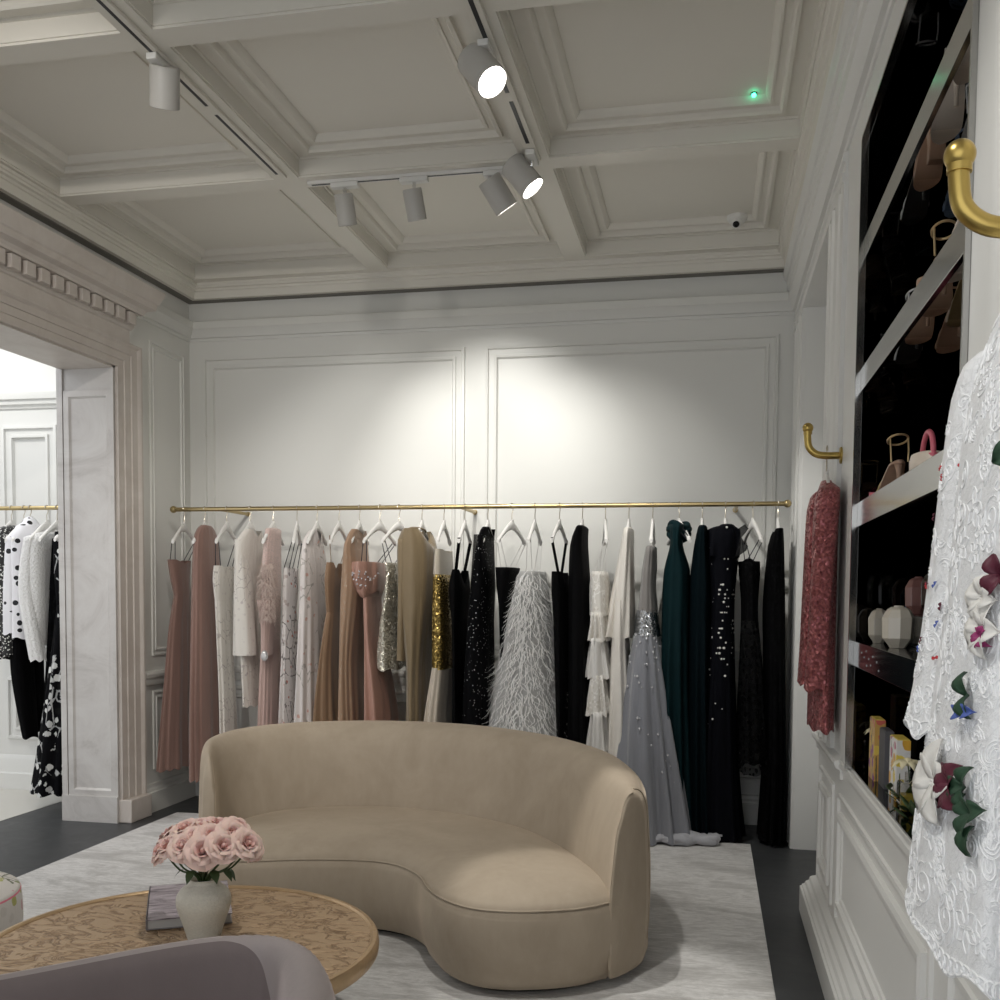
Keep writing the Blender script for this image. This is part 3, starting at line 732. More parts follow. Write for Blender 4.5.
# book
bk = empty('coffee_table_book', (-1.745, 3.18, TH-.002), 'large book with grey lilac landscape cover lying behind the vase', 'book')
bk.rotation_euler = (0,0,R(29))
def bx(x0,x1,y0,y1,z0,z1): return MB().box(x0,x1,y0,y1,z0,z1)
bx(-.135,.135,-.20,.20,0,.003).build('cover', M['book_spine'], bk, smooth=False)
bx(-.131,.128,-.196,.196,.003,.031).build('pages', M['paper'], bk, smooth=False)
bx(-.135,.135,-.20,.20,.031,.0345).build('cover', M['book'], bk, smooth=False)
bx(-.137,-.131,-.20,.20,0,.0345).build('spine', M['book_spine'], bk, smooth=False, bevel=.001)

# mauve armchair in the foreground
ch = empty('velvet_armchair', (-1.0, 1.45, .012), 'mauve velvet barrel armchair in the foreground beside the coffee table', 'armchair')
OC = [(-1.50,.70),(-1.66,.95),(-1.70,1.22),(-1.60,1.47),(-1.45,1.61),(-1.342,1.709),(-1.174,1.888),(-1.08,1.975),(-.993,2.026),(-.90,2.04),(-.80,1.985),(-.715,1.86),(-.655,1.71),(-.61,1.52),(-.595,1.30),(-.61,1.10)]
op = spline([(x,y,0) for x,y in OC], 14)
def nrm(i):
    a = op[max(0,i-1)]; b = op[min(len(op)-1,i+1)]; t = (b-a).normalized(); return V((t.y,-t.x,0))
cen = V((-1.15,1.35,0)); ir = []; rings = []; N_ = len(op)
for i, p in enumerate(op):
    nn = nrm(i)
    if (cen-p).dot(nn) < 0: nn = -nn
    ir.append((p, nn))
for k in range(6):
    ir = [(ir[i][0], (ir[max(0,i-1)][1] + ir[i][1]*2 + ir[min(N_-1,i+1)][1]).normalized()) for i in range(N_)]
def sst(x): x = max(0, min(1, x)); return x*x*(3-2*x)
SEC = resample(spline([(.02,.08,0),(0,.2,0),(-.01,.4,0),(-.012,.6,0),(-.006,.70,0),(.008,.742,0),(.03,.757,0),(.055,.755,0),(.078,.742,0),(.092,.71,0),(.11,.60,0),(.125,.45,0),(.13,.3,0),(.13,.08,0)], 8), 90)
SEC = SEC[:int(len(SEC)*.96)]
kc = max(range(len(SEC)), key=lambda k: SEC[k].y)
outer_r, inner_r = [], []
def at_sec(f): k = min(len(SEC)-2, int(f)); return SEC[k].lerp(SEC[k+1], f-k)
for i, (p, nn) in enumerate(ir):
    t = i/(N_-1); wd = .55 + .45*sst((t-.55)/.2)
    c = kc + 1 + 34*sst((t-.50)/.42)
    P3 = lambda f: p + nn*(lambda q: q.x*wd if q.x > 0 else q.x)(at_sec(f)) + V((0,0,at_sec(f).y))
    outer_r.append([P3(c*k/44) for k in range(45)])
    inner_r.append([P3(c + (len(SEC)-1.001-c)*k/44) for k in range(45)])
bk_ = local(MB().loft(inner_r, False, False, closed=False), ch.location).build('backrest', M['mauve'], ch, angle=0)
local(MB().loft(outer_r, False, False, closed=False), ch.location).build('outer_panel', M['mauve_rim'], ch, angle=0)
so = resample([p + n_*.1 for p, n_ in ir] + [V((-.72,.95,0)), V((-1.45,.62,0))], 80)
ar = sum(a.x*b.y-b.x*a.y for a, b in zip(so, so[1:]+so[:1]))
if ar < 0: so = so[::-1]
so = smooth_ring(so, 4)
mb = MB().loft([flat(inset(so, d), z) for d, z in ((.03,.10),(0,.14),(0,.33),(.0,.38),(.03,.415),(.08,.43))], True, True); local(mb, ch.location)
mb.build('seat', M['mauve'], ch, angle=50)
for x, y in ((-1.5,.9),(-1.45,1.4),(-.8,1.15),(-.95,1.75)):
    mb = MB().lathe([(0,0),(.02,0),(.024,.13),(0,.13)], (x-ch.location.x, y-ch.location.y, 0), 16); mb.build('leg', M['black_plinth'], ch, angle=30)

# floral armchair, only its rounded arm shows
fc = empty('floral_armchair', (-2.89, 3.22, -.014), 'floral upholstered chair with pink piping cut off beside the coffee table', 'armchair')
mb = MB().lathe([(p.x,p.y) for p in spline([(0,.10,0),(.30,.10,0),(.355,.13,0),(.37,.25,0),(.365,.36,0),(.345,.385,0),(.28,.405,0),(.15,.415,0),(0,.417,0)], 4)], n=48)
mb.build('seat', M['floral_chair'], fc, angle=50)
mb = MB().tube([(.358*cos(a), .358*sin(a), .365) for a in (2*pi*i/64 for i in range(65))], .007, 8); mb.build('piping', M['pink_pipe'], fc)
rings = []
for i in range(25):
    a = R(110 + 140*i/24); zt_ = .74 - .1*abs(i/12-1)**3
    sec = [(.375,.30),(.38,.5),(.375,zt_-.05),(.35,zt_),(.31,zt_-.01),(.29,zt_-.06),(.28,.5),(.27,.30)]
    rings.append([(r*cos(a), r*sin(a), z) for r, z in sec])
MB().loft(rings).build('backrest', M['floral_chair'], fc, angle=60)
for a in (45,135,225,315):
    MB().lathe([(0,0),(.016,0),(.02,.11),(0,.11)], (.25*cos(R(a)),.25*sin(R(a)),0), 14).build('leg', M['black_plinth'], fc, angle=30)
# ---------------------------------------------------------------- rails, hangers and garments
RY, RZ = 6.41, 2.062
def rail(name, x0, x1, y, z, arms, label, group, ball0=True, ball1=True, wall=YB):
    t = empty(name, ((x0+x1)/2, y, z), label, 'clothes rail', group)
    L = t.location
    local(MB().tube([(x0,y,z),(x1,y,z)], .0145, 20), L).build('bar', M['brass_rail'], t)
    for x, f in ((x0, ball0), (x1, ball1)):
        if f: local(MB().ball((x,y,z), .024, 20, 14), L).build('finial', M['brass_rail'], t)
    for x in arms:
        local(MB().tube([(x,y,z),(x,wall-.012,z)], .0125, 16), L).build('arm', M['brass_rail'], t)
        local(MB().lathe([(0,0),(.017,0),(.017,.008),(0,.008)], n=28).xf(Matrix.Translation((x,wall,z)) @ Matrix.Rotation(R(90),4,'X')), L).build('wall_plate', M['brass_rail'], t)
    return t
rail('clothes_rail', -3.61, .452, RY, RZ, (-3.27,-1.59,.155), 'long brass clothes rail along the back wall holding many gowns', None)

HP = None
def hanger_parts(parent, mat='hanger'):
    w = MB()
    pts = [(0,.0,.018),(0,-.012,.0145),(0,-.0185,.004)]
    path = [(0, .019*sin(a)*1, .0+.019*cos(a)) for a in (R(d) for d in range(-100, 100, 20))] + [(0,.012,-.03),(0,0,-.05),(0,0,-.095)]
    w.tube(path, .0028, 8).build('hook', M['wire'], parent)
    b = MB(); rings = []
    for i in range(25):
        s = i/12-1; y = .192*s; z = -.120 - .112*abs(s)**1.35
        hh = .020*(1-abs(s))**1.5 + .011 if abs(s) < .86 else .013 + .009*((abs(s)-.86)/.14)
        th = .011 if abs(s) < .86 else .011+.009*((abs(s)-.86)/.14)
        if i in (0, 24): hh, th = .012, .010
        rings.append([(th*cos(2*pi*k/14), y, z + hh*sin(2*pi*k/14)) for k in range(14)])
    b.loft(rings)
    b.loft([[(.010*cos(2*pi*k/10), .016*sin(2*pi*k/10), z) for k in range(10)] for z in (-.125,-.085)])
    b.build('shoulder', M[mat], parent)
hproto = None
def hanger(x, y, z, label, group, rz=0, sy=1):
    global hproto
    if hproto is None:
        hproto = t = empty('coat_hanger', (x,y,z), label, 'hanger', group); hanger_parts(t)
    else:
        t = copy_tree(hproto); t.location = (x,y,z); t['label'] = label; t['group'] = group
    t.rotation_euler = (0,0,rz); t.scale = (1, sy, 1); return t

def interp(rows, step=.035):
    """smooth rows (z, x, y, a, b) top to bottom"""
    P = rows; out = []
    def cr(p0,p1,p2,p3,t): return tuple(.5*((2*b)+(c-a)*t+(2*a-5*b+4*c-d)*t*t+(3*b-a-3*c+d)*t**3) for a,b,c,d in zip(p0,p1,p2,p3))
    for i in range(len(P)-1):
        p1, p2 = P[i], P[i+1]; p0 = P[i-1] if i else p1; p3 = P[i+2] if i+2 < len(P) else p2
        n = max(2, int(abs(p1[0]-p2[0])/step))
        for k in range(n):
            q = cr(p0,p1,p2,p3,k/n); out.append(q)
    out.append(P[-1]); return out
def cloth_loft(rows, folds=9, amp0=.02, amp1=.12, seed=0, n=72, ztop=None, zbot=None, hem=.008, flat_top=True):
    rr = random.Random(seed); R_ = interp(rows)
    z0, z1 = ztop or R_[0][0], zbot or R_[-1][0]
    ph = [rr.uniform(0, 6.3) for _ in range(4)]; tw = [rr.uniform(-.6,.6) for _ in range(4)]
    n2 = folds + rr.choice((2,3,4)); n3 = max(2, folds//2)
    rings = []
    for i, (z, x, y, a, b) in enumerate(R_):
        t = max(0, min(1, (z0-z)/max(.01, z0-z1)))
        am = amp0 + (amp1-amp0)*t
        ring_ = []
        for k in range(n):
            f = 2*pi*k/n
            m = 1 + am*(.6*cos(folds*f+ph[0]+tw[0]*t*2) + .4*cos(n2*f+ph[1]+tw[1]*t*2) + .35*cos(n3*f+ph[2]+tw[2]*t)) - am*.35
            dz = hem*cos(folds*f+ph[3]) if i == len(R_)-1 else 0
            c_, s_ = cos(f), sin(f)
            e = .85
            cx = math.copysign(abs(c_)**e, c_); sy = math.copysign(abs(s_)**e, s_)
            ring_.append((x + a*m*cx, y + b*m*sy, z+dz))
        rings.append(ring_)
    return rings
def frill(mb, c, a, b, n, L, seed, w=.0022, curl=.6, zr=(0,0), nx=1):
    pass

GARMENTS=[
(-3.531,[('bodice','rose_tulle',[(1.717,-0.037,0.0,0.041,0.136),(1.614,-0.035,0.0,0.036,0.119),(1.477,-0.021,0.0,0.029,0.095)]),('skirt','rose_tulle',[(1.477,-0.021,0.0,0.029,0.095),(1.236,-0.038,0.0,0.039,0.131),(0.89,-0.049,0.0,0.05,0.167),(0.542,-0.061,0.0,0.061,0.202),(0.29,-0.071,0.0,0.074,0.22)])]),
(-3.379,[('bodice','rose_tulle2',[(1.942,0.01,0.0,0.028,0.074),(1.887,0.009,0.0,0.039,0.136),(1.717,0.012,0.0,0.048,0.168),(1.445,0.009,0.0,0.051,0.18)]),('skirt','rose_tulle2',[(1.445,0.009,0.0,0.051,0.18),(1.033,0.006,0.0,0.055,0.193),(0.619,0.006,0.0,0.06,0.213),(0.23,0.01,0.0,0.07,0.22)])]),
(-3.217,[('bodice','ivory_emb',[(1.677,-0.021,0.0,0.035,0.128),(1.582,-0.022,0.0,0.038,0.141),(1.446,-0.027,0.0,0.03,0.109)]),('skirt','ivory_emb',[(1.446,-0.027,0.0,0.03,0.109),(1.105,-0.018,0.0,0.028,0.103),(0.762,-0.002,0.0,0.03,0.11),(0.417,0.006,0.0,0.032,0.117),(0.14,0.008,0.0,0.037,0.137)])]),
(-3.046,[('jacket','ivory',[(1.92,0.028,0.0,0.028,0.108),(1.852,0.006,0.0,0.045,0.175),(1.718,-0.002,0.0,0.048,0.188),(1.447,-0.011,0.0,0.045,0.175),(1.074,-0.006,0.0,0.042,0.162)]),('sleeve','ivory_emb',[(1.847,-0.008,-0.1,0.035,0.085),(1.448,0.001,-0.1,0.059,0.085),(1.08,0.006,-0.1,0.076,0.085)]),('skirt','ivory_emb',[(1.108,0.009,0.0,0.028,0.162),(0.733,0.01,0.0,0.033,0.129)])]),
(-2.88,[('bodice','blush_sequin',[(1.919,0.003,0.0,0.028,0.106),(1.818,-0.005,0.0,0.029,0.12),(1.584,-0.013,0.0,0.033,0.134),(1.179,-0.019,0.0,0.031,0.127)]),('skirt','blush',[(1.179,-0.019,0.0,0.031,0.127),(0.907,-0.023,0.0,0.036,0.148),(0.498,-0.029,0.0,0.042,0.17),(0.154,-0.027,0.0,0.047,0.191)]),('sleeve','blush',[(1.449,0.003,-0.1,0.064,0.085),(1.283,0.006,-0.1,0.032,0.085),(1.083,-0.002,-0.1,0.028,0.069)])]),
(-2.709,[('bodice','branch',[(1.665,-0.044,0.0,0.028,0.103),(1.517,-0.048,0.0,0.028,0.11),(1.383,-0.056,0.0,0.028,0.095)]),('skirt','branch',[(1.383,-0.056,0.0,0.028,0.095),(1.046,-0.05,0.0,0.032,0.14),(0.503,-0.041,0.0,0.048,0.207),(0.162,-0.035,0.0,0.067,0.22)])]),
(-2.567,[('bodice','coral_floral',[(1.917,-0.007,0.0,0.028,0.062),(1.851,-0.025,0.0,0.032,0.146),(1.652,-0.022,0.0,0.044,0.2),(1.452,-0.026,0.0,0.051,0.2)]),('skirt','coral_floral',[(1.452,-0.026,0.0,0.051,0.2),(1.049,-0.034,0.0,0.065,0.22),(0.508,-0.049,0.0,0.087,0.22),(0.168,-0.047,0.0,0.103,0.22)])]),
(-2.413,[('bodice','rose_gold',[(1.699,-0.021,0.0,0.03,0.146),(1.586,-0.028,0.0,0.033,0.162),(1.373,-0.039,0.0,0.028,0.105)]),('skirt','rose_gold',[(1.373,-0.039,0.0,0.028,0.105),(1.052,-0.05,0.0,0.04,0.194),(0.635,-0.065,0.0,0.075,0.22),(0.175,-0.065,0.0,0.105,0.22)])]),
(-2.27,[('bodice','gold_dot',[(1.916,-0.003,0.0,0.028,0.12),(1.817,-0.021,0.0,0.038,0.197),(1.587,-0.024,0.0,0.066,0.2),(1.388,-0.035,0.0,0.061,0.2)]),('skirt','gold_dot',[(1.388,-0.035,0.0,0.061,0.2),(1.055,-0.045,0.0,0.044,0.22),(0.62,-0.045,0.0,0.058,0.22),(0.182,-0.045,0.0,0.07,0.22)])]),
(-2.129,[('bodice','pink_satin',[(1.679,-0.065,0.0,0.053,0.2),(1.62,-0.068,0.0,0.068,0.2),(1.508,-0.065,0.0,0.053,0.2),(1.469,-0.054,0.0,0.03,0.161)]),('skirt','pink_satin',[(1.495,-0.051,0.0,0.028,0.161),(1.191,-0.033,0.0,0.033,0.181),(0.793,0.002,0.0,0.074,0.22),(0.192,0.024,0.0,0.111,0.22)])]),
(-1.999,[('bodice','silver_sequin',[(1.699,-0.04,0.0,0.028,0.133),(1.588,-0.036,0.0,0.028,0.143),(1.457,-0.039,0.0,0.029,0.171)]),('skirt','silver_sequin',[(1.457,-0.039,0.0,0.029,0.171),(1.325,-0.043,0.0,0.038,0.218),(1.127,-0.046,0.0,0.066,0.22),(1.008,-0.045,0.0,0.066,0.22)])]),
(-1.843,[('bodice','olive_knit',[(1.914,-0.033,0.0,0.066,0.2),(1.849,-0.03,0.0,0.111,0.2),(1.719,-0.029,0.0,0.119,0.2),(1.458,-0.025,0.0,0.108,0.2)]),('skirt','olive_knit',[(1.458,-0.025,0.0,0.108,0.2),(1.065,-0.013,0.0,0.057,0.22),(0.656,-0.015,0.0,0.052,0.22),(0.204,-0.013,0.0,0.062,0.22)]),('sleeve','olive_knit',[(1.844,-0.087,-0.1,0.035,0.085),(1.458,-0.089,-0.1,0.031,0.085),(1.069,-0.095,-0.1,0.031,0.085)])]),
(-1.695,[('yoke','champagne_sheer',[(1.881,0.014,0.0,0.028,0.112),(1.784,0.002,0.0,0.028,0.179),(1.609,0.002,0.0,0.041,0.2)]),('bodice','gold_sequin',[(1.622,0.002,0.0,0.041,0.2),(1.33,0.004,0.0,0.052,0.2),(1.016,0.006,0.0,0.052,0.2)]),('skirt','champagne',[(1.029,0.005,0.0,0.052,0.2),(0.66,-0.03,0.0,0.07,0.22),(0.21,-0.034,0.0,0.103,0.22)])]),
(-1.555,[('bodice','black',[(1.655,-0.027,0.0,0.028,0.178),(1.525,-0.033,0.0,0.05,0.2),(1.331,-0.025,0.0,0.028,0.2)]),('skirt','black',[(1.331,-0.025,0.0,0.028,0.2),(0.94,-0.016,0.0,0.028,0.204),(0.547,-0.007,0.0,0.046,0.22),(0.152,-0.001,0.0,0.069,0.22)])]),
(-1.403,[('bodice','black_star',[(1.925,0.008,0.0,0.028,0.133),(1.848,-0.011,0.0,0.029,0.2),(1.591,-0.026,0.0,0.062,0.2),(1.333,-0.041,0.0,0.073,0.2)]),('skirt','black_star',[(1.333,-0.041,0.0,0.073,0.2),(0.943,-0.048,0.0,0.09,0.22),(0.551,-0.048,0.0,0.102,0.22),(0.091,-0.045,0.0,0.117,0.22)]),('sleeve','black_sheer',[(1.874,-0.029,-0.1,0.034,0.085),(1.462,-0.052,-0.1,0.034,0.085),(1.207,-0.063,-0.1,0.028,0.085)])]),
(-1.246,[('bodice','black',[(1.669,-0.023,0.0,0.068,0.2),(1.56,-0.028,0.0,0.052,0.2),(1.431,-0.034,0.0,0.028,0.173)]),('skirt','black',[(1.431,-0.034,0.0,0.028,0.173),(1.206,-0.028,0.0,0.028,0.16),(0.559,-0.013,0.0,0.028,0.177),(0.167,-0.01,0.0,0.028,0.178)])]),
(-1.097,[('lining','shade_grey_cloth',[(1.644,-0.009,0.0,0.075,0.22),(1.465,-0.017,0.0,0.114,0.22),(1.209,-0.03,0.0,0.165,0.22),(0.822,-0.046,0.0,0.225,0.22),(0.576,-0.044,0.0,0.252,0.22),(0.238,-0.037,0.0,0.27,0.22)])]),
(-0.939,[('bodice','black',[(1.644,0.007,0.0,0.042,0.2),(1.53,0.014,0.0,0.05,0.2),(1.34,0.023,0.0,0.043,0.2)]),('skirt','black',[(1.34,0.023,0.0,0.043,0.2),(0.829,0.039,0.0,0.037,0.22),(0.54,0.042,0.0,0.028,0.22),(0.184,0.046,0.0,0.029,0.22)])]),
(-0.794,[('bodice','black2',[(1.921,0.002,0.0,0.028,0.2),(1.815,-0.016,0.0,0.048,0.2),(1.594,-0.013,0.0,0.062,0.2),(1.341,-0.01,0.0,0.062,0.2)]),('skirt','black2',[(1.341,-0.01,0.0,0.062,0.2),(0.832,-0.004,0.0,0.061,0.22),(0.544,-0.003,0.0,0.065,0.22),(0.06,0.003,0.0,0.079,0.22)])]),
(-0.648,[('bodice','white_lace_cloth',[(1.645,-0.03,0.0,0.046,0.2),(1.563,-0.029,0.0,0.059,0.2),(1.374,-0.023,0.0,0.063,0.2)]),('tier','white_lace_cloth',[(1.393,-0.027,0.0,0.052,0.22),(1.311,-0.022,0.0,0.062,0.22),(1.216,-0.024,0.0,0.079,0.22)]),('tier','white_tulle',[(1.235,-0.025,0.0,0.052,0.22),(1.121,-0.023,0.0,0.066,0.22),(0.988,-0.021,0.0,0.086,0.22)]),('tier','white_lace_cloth',[(1.007,-0.022,0.0,0.052,0.22),(0.899,-0.02,0.0,0.066,0.22),(0.759,-0.018,0.0,0.086,0.22)]),('tier','white_tulle',[(0.778,-0.018,0.0,0.052,0.22),(0.676,-0.017,0.0,0.066,0.22),(0.536,-0.015,0.0,0.086,0.22)]),('tier','white_lace_cloth',[(0.555,-0.019,0.0,0.056,0.22),(0.26,-0.011,0.0,0.086,0.22)])]),
(-0.502,[('cape','ivory_satin',[(1.907,0.002,0.0,0.028,0.2),(1.814,-0.006,0.0,0.037,0.2),(1.596,-0.021,0.0,0.057,0.2),(1.237,-0.047,0.0,0.089,0.2)]),('skirt','ivory_satin',[(1.47,-0.038,0.0,0.037,0.2),(1.219,-0.041,0.0,0.05,0.22),(0.839,-0.035,0.0,0.07,0.22),(0.266,-0.027,0.0,0.083,0.22)])]),
(-0.354,[('bodice','grey_sheer',[(1.795,-0.005,0.0,0.032,0.2),(1.659,-0.015,0.0,0.045,0.2),(1.565,-0.02,0.0,0.045,0.2),(1.397,-0.02,0.0,0.061,0.2)]),('waistband','crystal_grey',[(1.409,-0.024,0.0,0.064,0.2),(1.334,-0.025,0.0,0.073,0.2),(1.247,-0.021,0.0,0.083,0.2)]),('skirt','grey_tulle',[(1.259,-0.024,0.0,0.08,0.2),(0.974,-0.02,-0.043,0.132,0.22),(0.604,-0.006,-0.085,0.187,0.22),(0.237,0.015,-0.128,0.229,0.22),(0.02,0.024,-0.17,0.256,0.22)])]),
(-0.192,[('bodice','teal_velvet',[(1.931,-0.01,0.0,0.051,0.2),(1.814,-0.014,0.0,0.039,0.2),(1.659,-0.008,0.0,0.079,0.2),(1.473,-0.011,0.0,0.086,0.2)]),('skirt','teal_velvet',[(1.473,-0.011,0.0,0.086,0.2),(0.975,-0.009,0.0,0.092,0.22),(0.472,0.003,0.0,0.102,0.22),(0.02,0.014,0.0,0.111,0.22)])]),
(-0.052,[('bodice','dark_teal',[(1.918,0.003,0.0,0.028,0.2),(1.813,-0.001,0.0,0.045,0.2),(1.598,-0.001,0.0,0.067,0.2),(1.351,0.001,0.0,0.07,0.2)]),('skirt','dark_teal',[(1.351,0.001,0.0,0.07,0.2),(0.854,0.007,0.0,0.073,0.22),(0.227,0.022,0.0,0.083,0.22),(0.02,0.03,0.0,0.092,0.22)])]),
(0.087,[('bodice','navy_pearl',[(1.923,0.008,0.0,0.051,0.2),(1.874,-0.012,0.0,0.102,0.2),(1.721,-0.015,0.0,0.096,0.2),(1.537,-0.011,0.0,0.078,0.2),(1.353,-0.011,0.0,0.075,0.2)]),('skirt','navy_pearl',[(1.353,-0.011,0.0,0.075,0.2),(0.857,-0.016,0.0,0.097,0.22),(0.358,-0.013,0.0,0.122,0.22),(0.02,-0.01,0.0,0.152,0.22)])]),
(0.251,[('bodice','black_lace',[(1.709,-0.018,0.0,0.065,0.2),(1.63,-0.013,0.0,0.062,0.2),(1.477,-0.01,0.0,0.05,0.2),(1.355,-0.007,0.0,0.05,0.2)]),('skirt','black_lace_sheer',[(1.355,-0.007,0.0,0.05,0.2),(0.986,0.012,0.0,0.074,0.22),(0.429,0.033,0.0,0.101,0.22)])]),
(0.399,[('bodice','black_lace',[(1.903,0.001,0.0,0.028,0.2),(1.813,-0.009,0.0,0.045,0.2),(1.479,-0.013,0.0,0.064,0.2),(1.235,-0.008,0.0,0.064,0.2)]),('skirt','black_lace',[(1.235,-0.008,0.0,0.064,0.2),(0.62,0.009,0.0,0.067,0.22),(0.02,0.006,0.0,0.085,0.22)])]),
]


INFO = {  # per garment: name, label, short, fold style, hang (loops/none), hanger yaw
0:('strapless_gown','dusty rose strapless tulle gown at the left end of the rail','dusty rose strapless gown',12,.10,'black'),
1:('tulle_gown','high-necked dusty rose tulle gown beside the strapless rose one','high-necked rose tulle gown',14,.10,None),
2:('embroidered_gown','ivory strapless gown with beaded embroidery hanging by black loops','ivory embroidered strapless gown',7,.10,'black'),
3:('evening_suit','ivory long-sleeved jacket with lace cuffs over a short embroidered skirt','ivory jacket with lace cuffs',6,.06,None),
4:('feathered_gown','blush pleated gown with sequin top and fluffy feather sleeve','blush gown with feather sleeve',14,.10,None),
5:('floral_gown','strapless gown with dark branch print and red flowers','gown with dark branch print',9,.10,'black'),
6:('chiffon_gown','pale long chiffon gown with coral flowers on the shoulders','pale chiffon gown with coral flowers',11,.12,None),
7:('glitter_gown','rose gold glitter gown with V neck and thin straps','rose gold V-neck glitter gown',11,.12,None),
8:('dotted_gown','gold-dotted peach tulle gown with long sleeves','gold-dotted peach tulle gown',13,.12,None),
9:('satin_gown','pink satin off-shoulder gown with folded crystal band','pink satin off-shoulder gown',7,.10,'black'),
10:('sequin_dress','short silver sequin strapless dress hanging by black loops','short silver sequin dress',5,.05,'black'),
11:('knit_gown','olive gold long-sleeved gown with round neck and keyhole','olive gold long-sleeved gown',8,.08,None),
12:('sequin_gown','gown with sheer top, gold sequin body and champagne skirt','gold sequin gown with champagne skirt',10,.10,None),
13:('one_shoulder_gown','black crepe gown hanging by a wide strap beside the gold sequin gown','black crepe wide-strap gown',7,.10,'wide'),
14:('spangled_gown','black gown with scattered silver spangles and sheer sleeve','black spangled gown',8,.10,None),
15:('corset_gown','black strapless corset gown half hidden behind the white feather dress','black corset gown',5,.08,'ribbon'),
16:('feather_dress','white strapless dress covered in long ostrich feathers','white feather dress',6,.05,'ribbon'),
17:('strap_gown','black gown with crossed V straps right of the white feather dress','black V-strap gown',7,.10,'vstrap'),
18:('jersey_gown','plain black cap-shoulder gown left of the tiered white lace gown','plain black cap-shoulder gown',8,.08,None),
19:('tiered_gown','white lace and tulle gown with narrow ruffled tiers','tiered white lace gown',10,.14,'ribbon'),
20:('cape_gown','ivory satin gown with pleated cape top','ivory satin cape gown',9,.14,None),
21:('ball_gown','grey tulle ball gown with crystal waist and train on the rug','grey tulle ball gown',13,.14,None),
22:('velvet_gown','dark teal velvet gown with cowl neck','teal velvet cowl-neck gown',9,.12,'blackribbon'),
23:('velvet_sleeved_gown','very dark teal long-sleeved velvet gown right of the cowl-neck one','dark teal long-sleeved gown',9,.12,None),
24:('beaded_gown','navy black tulle gown scattered with pearls and shoulder capelet','navy gown scattered with pearls',12,.10,None),
25:('lace_tea_dress','sheer black lace dress with bra top and calf-length skirt','sheer black lace dress',10,.10,'blackribbon'),
26:('lace_gown','floor-length black lace long-sleeved gown at the right end of the rail','black lace gown at the right end',12,.12,None),
}
SCOOP = {11:.075, 6:.07, 7:.09, 12:.06, 3:.04, 8:.03, 14:.05, 26:.04, 13:.07, 17:.07, 0:.02, 2:.02, 5:.02}
GG = 'gowns on the long brass rail'; HG = 'white hangers on the long brass rail'
YAW = {0:6,2:6,5:16,7:10,9:-14,10:-16,11:-10,13:2,14:-4,15:-16,16:-2,17:-6,19:8,21:12,22:22,25:14,24:10,26:8}
garment_roots = {}
